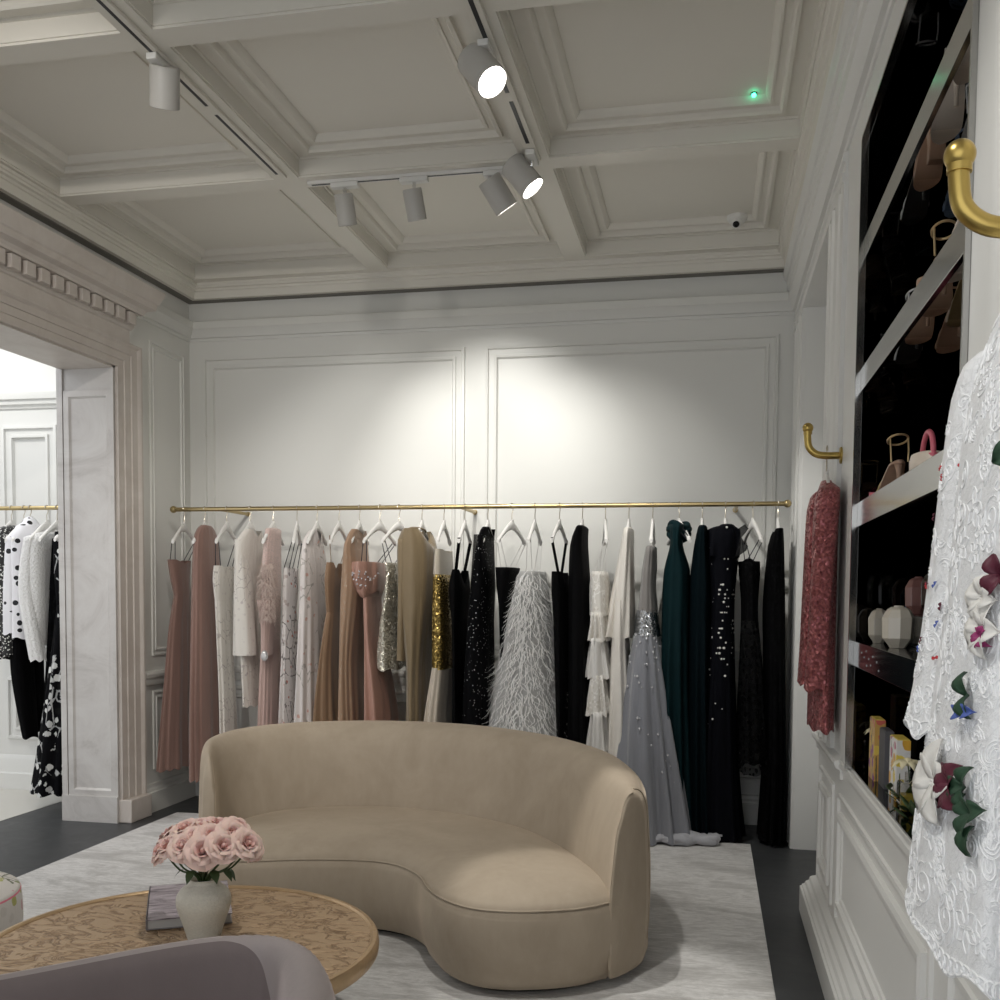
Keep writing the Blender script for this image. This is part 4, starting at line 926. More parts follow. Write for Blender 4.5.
for gi, (hx, pieces) in enumerate(GARMENTS):
    nm, lab, short, folds, amp, loops = INFO[gi]
    yaw = R(YAW.get(gi, 0)) if loops else 0
    hg = hanger(hx, RY, RZ, 'white coat hanger carrying the ' + short, HG, yaw, 1 if loops else .84)
    g = empty(nm, (hx, RY, RZ), lab, 'gown', GG)
    if gi in (3,): g['category'] = 'suit'
    if gi in (10,16,25): g['category'] = 'dress'
    garment_roots[gi] = g
    zs = [r[0] for p in pieces for r in p[2]]
    for pi_, (part, mt, rows) in enumerate(pieces):
        rws = [(z-RZ, dx, dy, a, b) for z, dx, dy, a, b in rows]
        sk = part in ('skirt','lining','tier','cape')
        rings = cloth_loft(rws, folds, .02 if part != 'tier' else .08, (amp*1.5 if sk else .02), seed=gi*10 + (pi_ if part in ('tier','sleeve') else 0), hem=.007 if sk else 0)
        for r_ in rings:
            for k in range(len(r_)): r_[k] = (r_[k][0], r_[k][1], max(r_[k][2], .016-RZ))
        if part == 'bodice' and not loops or part in ('jacket','cape'):   # rounded shoulder instead of a flat lid
            top = rings[0]; c = sum((V(p) for p in top), V())/len(top)
            rings = [[tuple(c + (V(p)-c)*.35 + V((0,0,.012))) for p in top], [tuple(c + (V(p)-c)*.8 + V((0,0,.009))) for p in top]] + rings
        if pi_ == 0 and gi in SCOOP:
            sc_ = SCOOP[gi]; zt_ = max(p[2] for p in rings[0]); rings = rings[2:] if not loops else rings
            for r_ in rings:
                for k, p in enumerate(r_):
                    h = (p[2]-(zt_-2.2*sc_))/(2.2*sc_)
                    if h > 0: r_[k] = (p[0], p[1], p[2] - sc_*1.3*h*max(0, 1-abs(sin(2*pi*k/len(r_)))*1.5))
        MB().loft(rings, not (pi_ == 0 and gi in SCOOP) and not (pi_ and part == 'skirt'), False).build(part, M[mt], g, angle=0)
    z_top = max(zs) - RZ
    r0 = pieces[0][2][0]
    if loops in ('black','ribbon','blackribbon','wide','vstrap'):
        mt = M['ribbon'] if loops != 'ribbon' else M['ribbon_w']
        ex = .178
        for sgn in (-1, 1):
            e = V((-sin(yaw)*ex*sgn, cos(yaw)*ex*sgn, -.222))
            for off in ((-.014, .014) if loops in ('black','ribbon','blackribbon') else (0,)):
                b = V((r0[1] + off*1.3, r0[4]*.75*sgn*.9, z_top+.0))
                w = {'wide':.011,'vstrap':.009}.get(loops, .0028)
                if loops == 'vstrap': b = V((r0[1], r0[4]*.35*sgn, z_top-.01))
                MB().tube([e + V((0,0,.014)), e + V((off*.8,0,-.004)), b], w, 8).build('strap' if loops in ('wide','vstrap') else 'hanging_loop', mt if loops not in ('wide','vstrap') else M['black'], g)
    # details
    rr = random.Random(100+gi)
    if gi == 4:
        mb = MB(); c = V((.035,-.17,-.56))
        for i in range(2400):
            a = rr.uniform(0, 2*pi); h = rr.uniform(-1, 1)
            p = c + V((.07*cos(a)*(1-.4*h*h)*rr.uniform(.5,1), .06*sin(a)*(1-.4*h*h)*rr.uniform(.5,1), .185*h)); d = V((cos(a)*.5, sin(a)*.5, -.55+rr.uniform(-.3,.5)))
            q = p + d*rr.uniform(.02,.075); m_ = (p+q)/2 + V((0,0,.012)); s = V((-sin(a),cos(a),0))*.0013
            mb.add([p-s,p+s,m_+s,m_-s,q], [(0,1,2,3),(3,2,4)])
        tag(mb.build('sleeve_feathers', M['blush_feather'], g, smooth=False), kind='stuff')
        MB().ball((.012,-.17,-.98), .026, 8, 5, (1,1,1.4)).build('crystal_cuff', M['silver'], g)
    if gi == 7:
        for sgn in (-1,1):
            MB().tube([(0,.17*sgn,-.19),(r0[1],.09*sgn,z_top)], .0025, 6).build('strap', M['rose_gold'], g)
    if gi == 9:
        rings = []
        for k in range(17):
            f = 2*pi*k/16
        mb = MB(); 
        rows_ = [(-.36,-.065,-.02,.070,.215),(-.375,-.067,-.02,.074,.218),(-.46,-.067,-.02,.078,.215),(-.54,-.062,-.02,.070,.175),(-.56,-.058,-.02,.062,.15)]
        mb.loft(cloth_loft(rows_, 5, .10, .08, seed=91), True, True).build('off_shoulder_band', M['pink_satin'], g, angle=0)
        mb = MB()
        for i in range(26):
            f = rr.uniform(-2.6,-.3); z = rr.uniform(-.52,-.42)
            mb.ball((-.066+.088*cos(f), -.02+.222*sin(f), z), .006, 6, 4)
        tag(mb.build('crystals', M['silver'], g), kind='stuff')
    if gi == 16:     # ostrich feathers: long curling ribbons in rows
        mb = MB(); R_ = interp([(z-RZ, dx, dy, a, b) for z, dx, dy, a, b in pieces[0][2]], .03)
        for i, (z, x, y, a, b) in enumerate(R_):
            cnt = 58 if i > 2 else 40
            for k in range(cnt):
                f = 2*pi*k/cnt + rr.uniform(-.05,.05)
                p = V((x + a*cos(f)*.97, y + b*sin(f)*.97, z + rr.uniform(-.015,.015)))
                o = V((cos(f), sin(f)*.8, 0)).normalized(); s = V((-o.y, o.x, 0))
                L = rr.uniform(.08,.19); lift = rr.uniform(.015,.075); sway = rr.uniform(-.06,.06); w = rr.uniform(.0024,.0046)
                cu = rr.uniform(-.030,.030); pts = [p + o*(lift*1.4*t_) + s*(sway*t_*t_ + cu*sin(5.5*t_)) + V((0,0,-L*t_ + L*.55*max(0,t_-.55))) for t_ in (0,.2,.4,.6,.8,1)]
                vs = []
                for j, q in enumerate(pts):
                    ww = w*(1-.13*j); vs += [q - s*ww, q + s*ww]
                mb.add(vs, [(2*j,2*j+1,2*j+3,2*j+2) for j in range(5)])
        tag(mb.build('feathers', M['feather'], g, smooth=False), kind='stuff')
    if gi == 20:
        pass
    if gi == 21:     # crystals on skirt and train on floor
        mb = MB()
        R_ = interp([(z-RZ, dx, dy, a, b) for z, dx, dy, a, b in pieces[2][2]], .03)
        for i in range(58):
            j = min(len(R_)-1, int(abs(rr.gauss(0,.36))*len(R_))); z, x, y, a, b = R_[j]; f = rr.uniform(-2.9,-.2)
            mb.ball((x+a*cos(f)*1.03, y+b*sin(f)*1.03, z), rr.uniform(.004,.008), 6, 4, (1,1,1.5))
        tag(mb.build('crystals', M['silver'], g), kind='stuff')
        mb = MB()
        for q in range(6):
            a0 = -1.9 + .14*q; path = []
            r0_ = rr.uniform(.24, .40); x0, y0 = .06 + .012*q, -.20
            for t_ in range(12):
                a = -1.75 + t_*.155 + rr.uniform(-.05,.05)
                r_ = r0_ + .035*sin(t_*1.3+q)
                path.append((x0 + r_*cos(a)*.86, y0 + r_*sin(a)*.36, .030 + .03*rr.random() + .05*max(0, .36-r_)*2 - RZ))
            pth = spline(path, 3); m_ = len(pth)
            mb.tube(pth, [.006 + .030*sin(pi*k/(m_-1))*(.8+.2*sin(k*.4+q)) for k in range(m_)], 8)
        for k, p in enumerate(mb.v): mb.v[k] = (p[0], p[1], max(p[2], .015-RZ))
        mb.build('train', M['grey_train'], g, angle=0)
    if gi == 22:     # cowl: draped torus at the neck
        mb = MB()
        for j, (z, rx, ry) in enumerate(((-.135,.050,.095),(-.165,.058,.11),(-.195,.055,.105))):
            mb.tube([(.0+rx*cos(f), ry*sin(f)-.01, z + .016*sin(f*2+j)) for f in (2*pi*k/32 for k in range(33))], .022, 10)
        mb.build('cowl_collar', M['teal_velvet'], g)
    if gi == 24:
        mb = MB(); R_ = interp([(z-RZ, dx, dy, a, b) for z, dx, dy, a, b in pieces[0][2] + pieces[1][2][1:]], .03)
        for i in range(150):
            j = min(len(R_)-1, int(abs(rr.gauss(.26,.17))*len(R_))); z, x, y, a, b = R_[j]; f = rr.uniform(-2.8,-.3)
            mb.ball((x+a*cos(f)*1.0, y+b*sin(f)*1.0, z), rr.uniform(.0035,.0075), 8, 6)
        tag(mb.build('pearls', M['ap_petal'], g), kind='stuff')
        rows_ = [(-.135,0,0,.04,.10),(-.16,-.01,-.0,.10,.20),(-.24,-.012,-.01,.106,.212),(-.33,-.012,-.01,.100,.212)]
        MB().loft(cloth_loft(rows_, 8, .04, .14, seed=241), True, False).build('capelet', M['navy_pearl'], g, angle=0)
    if gi == 25:
        for sgn in (-1, 1):
            MB().ball((r0[1]-.005, -.085*sgn-.02, z_top-.04), .062, 16, 10, (.8,1,.95)).build('cup', M['black_lace'], g)
        MB().grid(lambda u, v: (-.05-.07*u+.02*sin(v*9), -.12-.05*v, -.13-.16*v-.05*u), 5, 6).build('sheer_sleeve', M['black_sheer'], g, solid=.003)
    if gi == 11:
        MB().tube([(-.03+.052*cos(f), -.0+.085*sin(f), -.15-.012*sin(f)) for f in (2*pi*k/32 for k in range(33))], .006, 8).build('neckband', M['olive_knit'], g)

# far room rail
FRY = 6.33
rail('clothes_rail', -6.6, -4.14, FRY, 2.075, (-5.9,), 'brass clothes rail in the next room seen through the stone doorway', None, wall=FY)
FG = 'garments in the next room'; FH = 'hangers in the next room'
def simple(nm, x, lab, cat, short, parts, yaw=0, hy=0):
    hanger(x, FRY, 2.075, 'white coat hanger in the next room under the ' + short, FH, R(yaw))
    g = empty(nm, (x, FRY, 2.075), lab, cat, FG)
    for i, (p, mt, rows, fo, am) in enumerate(parts):
        rings = cloth_loft([(z-2.075, dx, dy, a, b) for z, dx, dy, a, b in rows], fo, .02, am, seed=hash_(nm)+i)
        top = rings[0]; c = sum((V(q) for q in top), V())/len(top)
        rings = [[tuple(c + (V(q)-c)*.4 + V((0,0,.015))) for q in top]] + rings
        MB().loft(rings, True, False).build(p, M[mt], g, angle=0)
    return g
def hash_(s): return sum(ord(c)*7 for c in s) % 997
simple('speckled_jacket', -4.81, 'black and white speckled jacket at the left of the next-room rail', 'jacket', 'speckled jacket',
  [('body','speckle',[(1.94,.0,0,.05,.09),(1.86,.0,0,.07,.19),(1.5,.0,0,.075,.2),(1.02,-.0,0,.08,.2)],5,.06),('sleeve','speckle',[(1.87,.05,-.12,.04,.07),(1.5,.06,-.13,.045,.07),(1.05,.07,-.13,.04,.06)],4,.05)])
simple('polka_dot_blouse', -4.66, 'white polka dot blouse in the next room', 'blouse', 'polka dot blouse',
  [('body','polka',[(1.96,.0,0,.05,.08),(1.88,.0,0,.065,.18),(1.5,.0,0,.06,.185),(1.17,-.0,0,.06,.19)],5,.06),('sleeve','polka',[(1.86,-.04,-.13,.035,.06),(1.5,-.05,-.14,.045,.065),(1.2,-.055,-.14,.045,.065)],4,.06),('collar','polka',[(2.0,.0,0,.03,.05),(1.955,.0,0,.05,.085)],3,.02)])
g = simple('black_trousers', -4.71, 'black trousers hanging below the polka dot blouse', 'trousers', 'black trousers',
  [('leg','black',[(1.25,.0,-.05,.05,.10),(.9,.01,-.05,.05,.10),(.47,.06,-.05,.035,.07)],3,.05),('leg','black',[(1.25,.0,.08,.05,.08),(.9,.0,.08,.05,.08),(.50,.03,.08,.035,.06)],3,.05)])
simple('textured_jacket', -4.53, 'white jacket with fluffy applique petals in the next room', 'jacket', 'white textured jacket',
  [('body','white_fluffy',[(1.90,.0,0,.045,.10),(1.84,.0,0,.06,.18),(1.5,-.01,0,.06,.18),(1.12,-.02,0,.06,.18)],5,.08),('sleeve','white_fluffy',[(1.86,-.02,-.14,.04,.06),(1.5,-.05,-.15,.05,.065),(1.02,.02,-.15,.045,.06)],5,.08)])
simple('flocked_gown', -4.335, 'black gown with white flower motifs beside the stone jamb in the next room', 'gown', 'black and white flower gown',
  [('bodice','flock',[(1.90,.0,0,.06,.16),(1.75,.0,0,.075,.17),(1.40,.0,0,.065,.15)],6,.05),('skirt','flock',[(1.40,.0,0,.065,.15),(1.0,.0,-.02,.10,.2),(.5,-.02,-.04,.15,.24),(.12,-.04,-.05,.19,.27)],10,.12)])
simple('black_lace_gown', -4.45, 'long black lace gown behind the flower gown in the next room', 'gown', 'black lace gown',
  [('bodice','black_lace',[(1.86,.0,.06,.04,.1),(1.5,.0,.06,.045,.14)],5,.05),('skirt','black_lace',[(1.5,.0,.06,.045,.14),(.9,-.02,.06,.07,.16),(.42,-.04,.06,.09,.18)],8,.1)])
# ---------------------------------------------------------------- display niche on the right wall
def shelf(zt, zb, label, mat_front, mat_top):
    t = empty('display_shelf', (.70, (NY0+NY1)/2, zt), label, 'shelf', 'shelves of the black display niche')
    local(MB().box(XR-.006, XR+.008, NY0+.002, NY1-.002, zb, zt), t.location).build('front_strip', M[mat_front], t, smooth=False, bevel=.001)
    local(MB().box(XR+.006, XN-.002, NY0+.002, NY1-.002, zt-.014, zt), t.location).build('shelf_board', M[mat_top], t, smooth=False)
    return t
SZ = [2.760, 2.305, 1.834, 1.342]
shelf(SZ[0], 2.685, 'glass shelf with steel edge, uppermost in the black niche', 'steel', 'glass')
shelf(SZ[1], 2.225, 'steel-edged glass shelf holding gold sandals, second from the top of the niche', 'steel', 'glass')
shelf(SZ[2], 1.750, 'steel-edged shelf holding the small pink-handled bag', 'steel', 'steel')
sh4 = shelf(SZ[3], 1.256, 'glossy black shelf under the faceted lacquer bottles', 'gloss_black', 'gloss_black')
mb = MB()
for y, z in ((3.62,1.312),(3.52,1.322),(3.56,1.300),(3.46,1.300),(3.38,1.312),(3.30,1.300),(3.42,1.282),(3.26,1.276),(3.50,1.276)):
    mb.lathe([(0,0),(.004,0),(.004,.001),(0,.001)], n=8).xf(Matrix()) if False else mb.box(XR-.0075, XR-.006, y-.004, y+.004, z-.003, z+.003)
local(mb, sh4.location).build('spangles', M['silver'], sh4, smooth=False)

def shoe(style, mat, loc, rz, label, heel=.095, mat2=None):
    t = empty({'pump':'high_heel_pump','sandal':'strappy_sandal','mule':'platform_mule'}[style], loc, label, 'shoe', 'shoes in the black display niche', rz)
    plat = .022 if style == 'mule' else 0
    def zc(x): 
        s = max(0, min(1, (.045-x)/.13)); return plat + .004 + (heel-plat)*(s*s*(3-2*s)) + .004*max(0,(x-.09))*20
    def w(x):
        u = (x+.115)/.24; u = max(0, min(1, u))
        return .004 + .036*math.sqrt(max(0, sin(pi*min(1, u*1.02)**.9)))*(.72+.32*sin(pi*max(0,u-.25)))
    XS = [-.115+.24*i/22 for i in range(23)]
    rings = []
    for x in XS:
        ww, z, th = w(x), zc(x), (.007 if plat == 0 else .007+plat*max(0,min(1,(x+.02)/.03)))
        rings.append([(x,-ww,z-th),(x,-ww*.98,z),(x,0,z+.001),(x,ww*.98,z),(x,ww,z-th),(x,0,z-th)])
    MB().loft(rings).build('sole', M[mat2 or mat], t, angle=50)
    hz = zc(-.095)
    if style == 'mule':
        MB().loft([[(x+(-.092), y, z) for x, y in ((-.022*s,-.026*s),(.022*s,-.026*s),(.022*s,.026*s),(-.022*s,.026*s))] for z, s in ((0,.9),(hz*.5,.85),(hz,1.05))]).build('heel', M[mat], t, bevel=.003)
    else:
        MB().tube([(-.088,0,hz+.002),(-.096,0,hz*.7),(-.100,0,hz*.35),(-.100,0,0)], [.017,.009,.006,.0055], 12).build('heel', M[mat2 or mat], t)
    def arc(x, h, r=.0035, lean=0, f=1.0, mt=None, nm='strap'):
        ww = w(x)*f; z = zc(x)
        MB().tube([(x + lean*sin(a), -ww*cos(a), z + h*sin(a)) for a in (pi*k/14 for k in range(15))], r, 8).build(nm, M[mt or mat], t)
    if style == 'sandal':
        arc(.075, .028, .005); arc(.045, .038, .005, -.01); arc(.012,.05,.003,-.03)
        z = zc(-.10)
        MB().tube([(-.07+.036*cos(a), .031*sin(a), z+.075-.012*cos(a)) for a in (2*pi*k/28 for k in range(29))], .0035, 8).build('ankle_strap', M[mat], t)
        for s in (-1, 1): MB().tube([(-.10, .026*s, z), (-.098, .028*s, z+.04), (-.085,.028*s,z+.078)], .003, 8).build('strap', M[mat], t)
    else:
        rings = []
        for i in range(13):
            x = .02 + .106*i/12 if style == 'pump' else -.005+.105*i/12
            ww, z = w(x)*1.0, zc(x); h = (.052-.036*(i/12)**1.5) if style == 'pump' else (.055-.020*(i/12))
            rings.append([(x-.012*sin(a), -ww*cos(a), z + h*sin(a)**.8) for a in (pi*k/14 for k in range(15))])
        MB().loft(rings, False, False, closed=False).build('upper', M[mat], t, solid=.002, angle=0)
        if style == 'pump':
            rings = []
            for i in range(11):
                a = pi*(.5 + i/10); rings.append([(-.07+.043*cos(a), .029*sin(a), zc(-.07+.043*cos(a)) + hh) for hh in (0,.02,.045,.052)])
            MB().loft(rings, False, False, closed=False).build('heel_counter', M[mat], t, solid=.002, angle=0)
    return t
Z1, Z2, Z3 = SZ[0], SZ[1], SZ[2]
S = [
 ('pump','silver',(.59,2.62,Z1),95,'silver crystal pump on the top shelf nearest the white pilaster',.1,'nude'),
 ('pump','clear',(.60,2.96,Z1),88,'clear vinyl pump with pale sole in the middle of the top shelf',.1,'nude'),
 ('pump','clear',(.71,2.80,Z1),94,'clear vinyl pump behind the silver crystal pump on the top shelf',.1,'nude'),
 ('mule','tan',(.62,3.30,Z1),90,'tan leather platform mule on the top shelf',.1,None),
 ('sandal','silver',(.72,3.24,Z1),86,'silver strappy sandal behind the tan mule on the top shelf',.1,'silver'),
 ('sandal','silver',(.64,3.60,Z1),92,'silver strappy sandal with dark sole near the far end of the top shelf',.1,'black_leather'),
 ('sandal','gold_leather',(.76,3.05,Z1),90,'gold sandal at the back of the top shelf, near half',.1,'gold_leather'),
 ('pump','gold_leather',(.78,3.52,Z1),92,'gold pump at the back of the top shelf, far half',.1,'gold_leather'),
 ('sandal','gold_leather',(.585,2.70,Z2),92,'gold strappy sandal on the second shelf nearest the white pilaster',.1,'nude'),
 ('sandal','gold_leather',(.60,3.03,Z2),88,'gold strappy sandal second from the near end of the second shelf',.1,'tan'),
 ('sandal','nude',(.70,3.16,Z2),90,'nude strappy sandal behind the front row on the second shelf',.1,'gold_leather'),
 ('pump','tan',(.62,3.36,Z2),90,'tan pump on the second shelf beside the gold sandals',.09,'tan'),
 ('sandal','silver',(.64,3.64,Z2),92,'silver strappy sandal at the far end of the second shelf',.1,'black_leather'),
 ('sandal','blue_leather',(.76,3.55,Z1),90,'blue satin sandal deep at the far end of the top shelf',.1,'blue_leather'),
 ('sandal','tan',(.74,3.50,Z2),90,'brown strappy sandal at the back of the second shelf',.1,'tan'),
 ('pump','nude',(.76,2.86,Z2),90,'nude pump at the back of the second shelf',.1,'nude'),
 ('sandal','gold_leather',(.585,3.60,Z3),95,'bronze gold high-heeled sandal standing on the shelf beside the pink-handled bag',.1,'tan'),
 ('mule','pink_leather',(.66,3.72,Z3),175,'coral pink mule at the far end of the bag shelf',.07,None),
]
S = [q for q in S if q[4] != 'gold pump at the back of the top shelf, far half']
for st, mt, loc, rz, lab, hl, m2 in S: shoe(st, mt, loc, R(rz), lab, hl, m2)
b = empty('handbag', (.585, 3.02, Z3), 'small beige handbag with bright pink arched handle on the niche shelf', 'bag')
MB().loft([[(.045*s*cos(a)*(1 if abs(cos(a)) < 2 else 1), .085*s*sin(a), z) for a in (2*pi*k/28 for k in range(28))] for z, s in ((0,.9),(.004,1),(.045,1.02),(.062,.92),(.066,.7))]).build('body', M['nude'], b, angle=50)
MB().tube([(0,.075*cos(a),.052+.072*sin(a)) for a in (pi*k/20 for k in range(21))], .0075, 12).build('handle', M['pink_leather'], b)
for s in (-1, 1): MB().lathe([(0,-.035),(.014,-.035),(.014,.012),(0,.012)], (.0,.072*s,.045), 14).build('handle_tab', M['pink_leather'], b)

def faceted(name, loc, w, h, mat, label, stop=None, rz=0, cat='bottle'):
    t = empty(name, loc, label, cat, None, R(rz)); n = 8
    def rg(z, s, off=0): return [(w*s*cos(2*pi*(k+off)/n), w*s*sin(2*pi*(k+off)/n)*.72, z) for k in range(n)]
    MB().loft([rg(0,.50),rg(.008,.58),rg(h*.24,.95,0),rg(h*.74,1.0,0),rg(h*.93,.72,0),rg(h,.46,0)]).build('body', M[mat], t, smooth=False, bevel=.002)
    MB().loft([rg(h,.30),rg(h+.003,.30),rg(h+.005,.24)]).build('lid', M[mat], t, smooth=False)
    return t
faceted('faceted_bottle', (.575,3.70,SZ[3]), .040, .115, 'cream_gloss', 'cream faceted lacquer bottle nearer the steel frame on the black shelf', rz=20)
faceted('faceted_bottle', (.580,3.36,SZ[3]), .050, .128, 'cream_gloss', 'larger cream faceted lacquer bottle nearest the lace dress on the black shelf', rz=0)
faceted('faceted_bottle', (.70,3.70,SZ[3]+.10), .046, .125, 'rose_gloss', 'dusty rose faceted bottle raised behind the cream ones', rz=10)
MB_ = MB().box(.64,.80,3.1,3.81,SZ[3],SZ[3]+.10); o = MB_.build('display_riser', M['gloss_black'], None, smooth=False, bevel=.002); tag(o, 'glossy black riser block behind the cream faceted bottles', 'riser')
faceted('faceted_bottle', (.70,3.77,SZ[3]+.10), .03, .09, 'blue_gloss', 'blue faceted bottle mostly hidden by the steel frame', rz=0)
faceted('glass_decanter', (.70,3.42,SZ[3]+.10), .050, .14, 'bottle_glass', 'clear faceted glass decanter behind the cream bottles', rz=15)
faceted('glass_decanter', (.69,3.22,SZ[3]+.10), .052, .155, 'bottle_glass', 'clear faceted glass decanter nearest the lace dress', rz=0)
# perfume boxes and diffusers on the niche floor
ZF = NZ0+.006
def pbox(loc, sx, sy, h, mat, lid, label, rz=0):
    t = empty('perfume_box', (*loc, ZF), label, 'box', 'perfume boxes on the niche floor', R(rz))
    MB().box(-sx/2,sx/2,-sy/2,sy/2,0,h).build('carton', M[mat], t, smooth=False, bevel=.001)
    MB().box(-sx/2+.003,sx/2-.003,-sy/2+.003,sy/2-.003,h,h+.003).build('lid', M[lid], t, smooth=False)
pbox((.565,3.60), .034,.11,.205,'box_orange','box_yellow','orange floral perfume box with yellow top, farthest of the row')
pbox((.572,3.46), .028,.11,.185,'box_grey','box_grey','dark grey perfume box between the two floral ones')
pbox((.580,3.27), .040,.12,.185,'box_floral','box_yellow','white and purple floral perfume box with yellow top nearest the lace dress')
pbox((.78,3.66), .06,.13,.22,'box_floral','box_floral','white floral box at the back of the niche floor, far end')
pbox((.76,3.35), .06,.13,.22,'box_orange','box_orange','orange floral box at the back of the niche floor, near end')
def diffuser(loc, label, flower=True, s=1):
    t = empty('reed_diffuser', (*loc, ZF), label, 'diffuser', 'diffusers on the niche floor')
    MB().box(-.032*s,.032*s,-.032*s,.032*s,.0,.085*s).build('bottle', M['bottle_glass'], t, smooth=False, bevel=.008)
    MB().box(-.026*s,.026*s,-.026*s,.026*s,.006,.05*s).build('liquid', M['oil'], t, smooth=False, bevel=.004)
    MB().lathe([(0,.085*s),(.016*s,.085*s),(.016*s,.11*s),(0,.11*s)], n=20).build('neck', M['bottle_glass'], t)
    mb = MB(); rr = random.Random(int(loc[1]*100))
    for i in range(9):
        a = 2*pi*i/9; L = .05
        def pt(u, v, a=a): 
            r = L*v; w = .013*sin(pi*min(1,v*.95+.04)); return (r*cos(a) - (2*u-1)*w*sin(a) - .01, r*sin(a) + (2*u-1)*w*cos(a), .135*s + .02*v*(1-v)*3 - .015*v)
        mb.grid(pt, 2, 4)
    mb.ball((-.01,0,.138*s), .012, 10, 6).build('paper_flower', M['cream_petal'], t, solid=.001)
    MB().tube([(0,0,.06*s),(-.01,0,.135*s)], .002, 6).build('stem', M['leafg'], t)
diffuser((.575,3.06), 'square glass diffuser with yellow oil and cream flower nearest the lace dress', s=1.05)
diffuser((.60,3.74), 'square glass diffuser with cream flower beside the steel frame', s=1.1)
diffuser((.60,2.90), 'glass diffuser half hidden by the lace dress', s=.9)
mb = MB()
for i in range(16):
    rr = random.Random(i); y = 2.85 + .4*rr.random(); x = .545+.03*rr.random(); a = rr.uniform(0, 6.3)
    def lf(u, v): 
        w = .009*sin(pi*min(1,v*.95+.03)); return (x + .045*v*cos(a) - (2*u-1)*w*sin(a), y + .045*v*sin(a) + (2*u-1)*w*cos(a), ZF + .006 + .05*v*rr.random() + .01*i*.3)
    mb.grid(lambda u, v, x=x, y=y, a=a, h=rr.uniform(.02,.06), z=rr.uniform(0,.03): (x + .045*v*cos(a) - (2*u-1)*.010*sin(pi*min(1,v*.95+.03))*sin(a), y + .045*v*sin(a) + (2*u-1)*.010*sin(pi*min(1,v*.95+.03))*cos(a), ZF + .004 + z + h*v), 2, 5)
o = mb.build('greenery', M['leafg'], None, solid=.001); tag(o, 'loose green leaves lying between the diffusers on the niche floor', 'leaves', None, 'stuff')

# ---------------------------------------------------------------- brass hooks and the two dresses on them
def wall_hook(y, z, xw, reach, up, label, r=.0155):
    t = empty('wall_hook', (xw, y, z), label, 'hook')
    path = spline([(0,0,0),(-reach*.45,0,0),(-reach*.75,0,.008),(-reach*.95,0,.035),(-reach,0,.075),(-reach,0,up)], 6)
    MB().tube(path, r, 20).build('arm', M['brass'], t)
    MB().ball((-reach,0,up+.008), r*1.5, 24, 16).build('ball_tip', M['brass'], t)
    MB().lathe([(r*1.12,-.006),(r*1.18,-.006),(r*1.18,.006),(r*1.12,.006),(r*1.0,.0)], (-reach,0,up-.012), 24).build('collar', M['brass'], t)
    MB().lathe([(0,0),(.034,0),(.034,.006),(.028,.010),(0,.010)], n=28).xf(Matrix.Rotation(R(-90),4,'Y')).build('wall_plate', M['brass'], t)
wall_hook(4.36, 2.075, XR, .135, .105, 'brass wall hook beyond the niche carrying the burgundy sequin dress', .0145)
wall_hook(1.68, 2.055, XR-.0, .158, .105, 'large brass wall hook at the right edge above the white lace dress')
def cloth_surface(rings):
    return rings
hanger(.458, 4.36, 2.095, 'white coat hanger on the far brass hook under the burgundy dress', 'hangers on the wall hooks')
g = empty('sequin_dress', (.458, 4.36, 2.095), 'burgundy sequin dress with long sleeves hanging beyond the niche', 'dress')
def L2(rows): return [(z-2.095, dx, dy, a, b) for z, dx, dy, a, b in rows]
rings = cloth_loft(L2([(1.97,.0,0,.02,.06),(1.93,.0,.0,.032,.12),(1.87,.0,0,.042,.185),(1.6,.0,0,.046,.17),(1.3,.0,0,.046,.19),(.965,.0,0,.046,.21)]), 6, .02, .06, 5)
MB().loft(rings, True, False).build('body', M['burgundy'], g, angle=0)
for sy in (-1, 1):
    rings = cloth_loft(L2([(1.93,.0,.12*sy,.04,.06),(1.87,-.01,.165*sy,.048,.075),(1.6,-.022,.17*sy,.045,.07),(1.3,-.03,.16*sy,.045,.065),(1.13,-.035,.15*sy,.048,.07)]), 4, .02, .06, 6+sy)
    top = rings[0]; c = sum((V(q) for q in top), V())/len(top)
    rings = [[tuple(c + (V(q)-c)*.4 + V((0,0,.02))) for q in top]] + rings
    MB().loft(rings, True, False).build('sleeve', M['burgundy'], g, angle=0)

# white lace dress
hz0 = 2.06
hanger(.462, 1.68, hz0, 'white coat hanger inside the white lace dress', 'hangers on the wall hooks', 0, .93)
g = empty('lace_dress', (.40, 1.68, hz0), 'white lace dress with coloured flower appliques hanging at the right edge', 'dress')
def L3(rows): return [(z-hz0+.022*max(0,1.3-z)/.35, x-.40+.012+.012*max(0,z-1.2), y-1.68, a, b) for z, x, y, a, b in rows]
DX = .016
brow = L3([(1.975,.452,1.68,.03,.10),(1.945,.45,1.68,.034,.155),(1.87,.44,1.68,.045,.195),(1.75,.425,1.68,.052,.18),(1.50,.415,1.67,.06,.17),(1.25,.405,1.66,.072,.20),(1.08,.40,1.65,.080,.235),(.955,.397,1.64,.084,.25)])
rings = cloth_loft(brow, 7, .015, .07, 11, n=110, hem=.012)
MB().loft(rings, True, False).build('body', M['lace'], g, angle=0)
srow = L3([(1.89,.425,1.84,.035,.05),(1.84,.42,1.86,.042,.06),(1.72,.41,1.865,.042,.06),(1.5,.395,1.86,.044,.060),(1.35,.382,1.845,.048,.064),(1.272,.375,1.84,.054,.072)])
srings = cloth_loft(srow, 4, .03, .09, 12, n=64, hem=.012)
top = srings[0]; c = sum((V(q) for q in top), V())/len(top)
srings2 = [[tuple(c + (V(q)-c)*.4 + V((0,0,.018))) for q in top]] + srings
MB().loft(srings2, True, False).build('sleeve', M['lace'], g, angle=0)
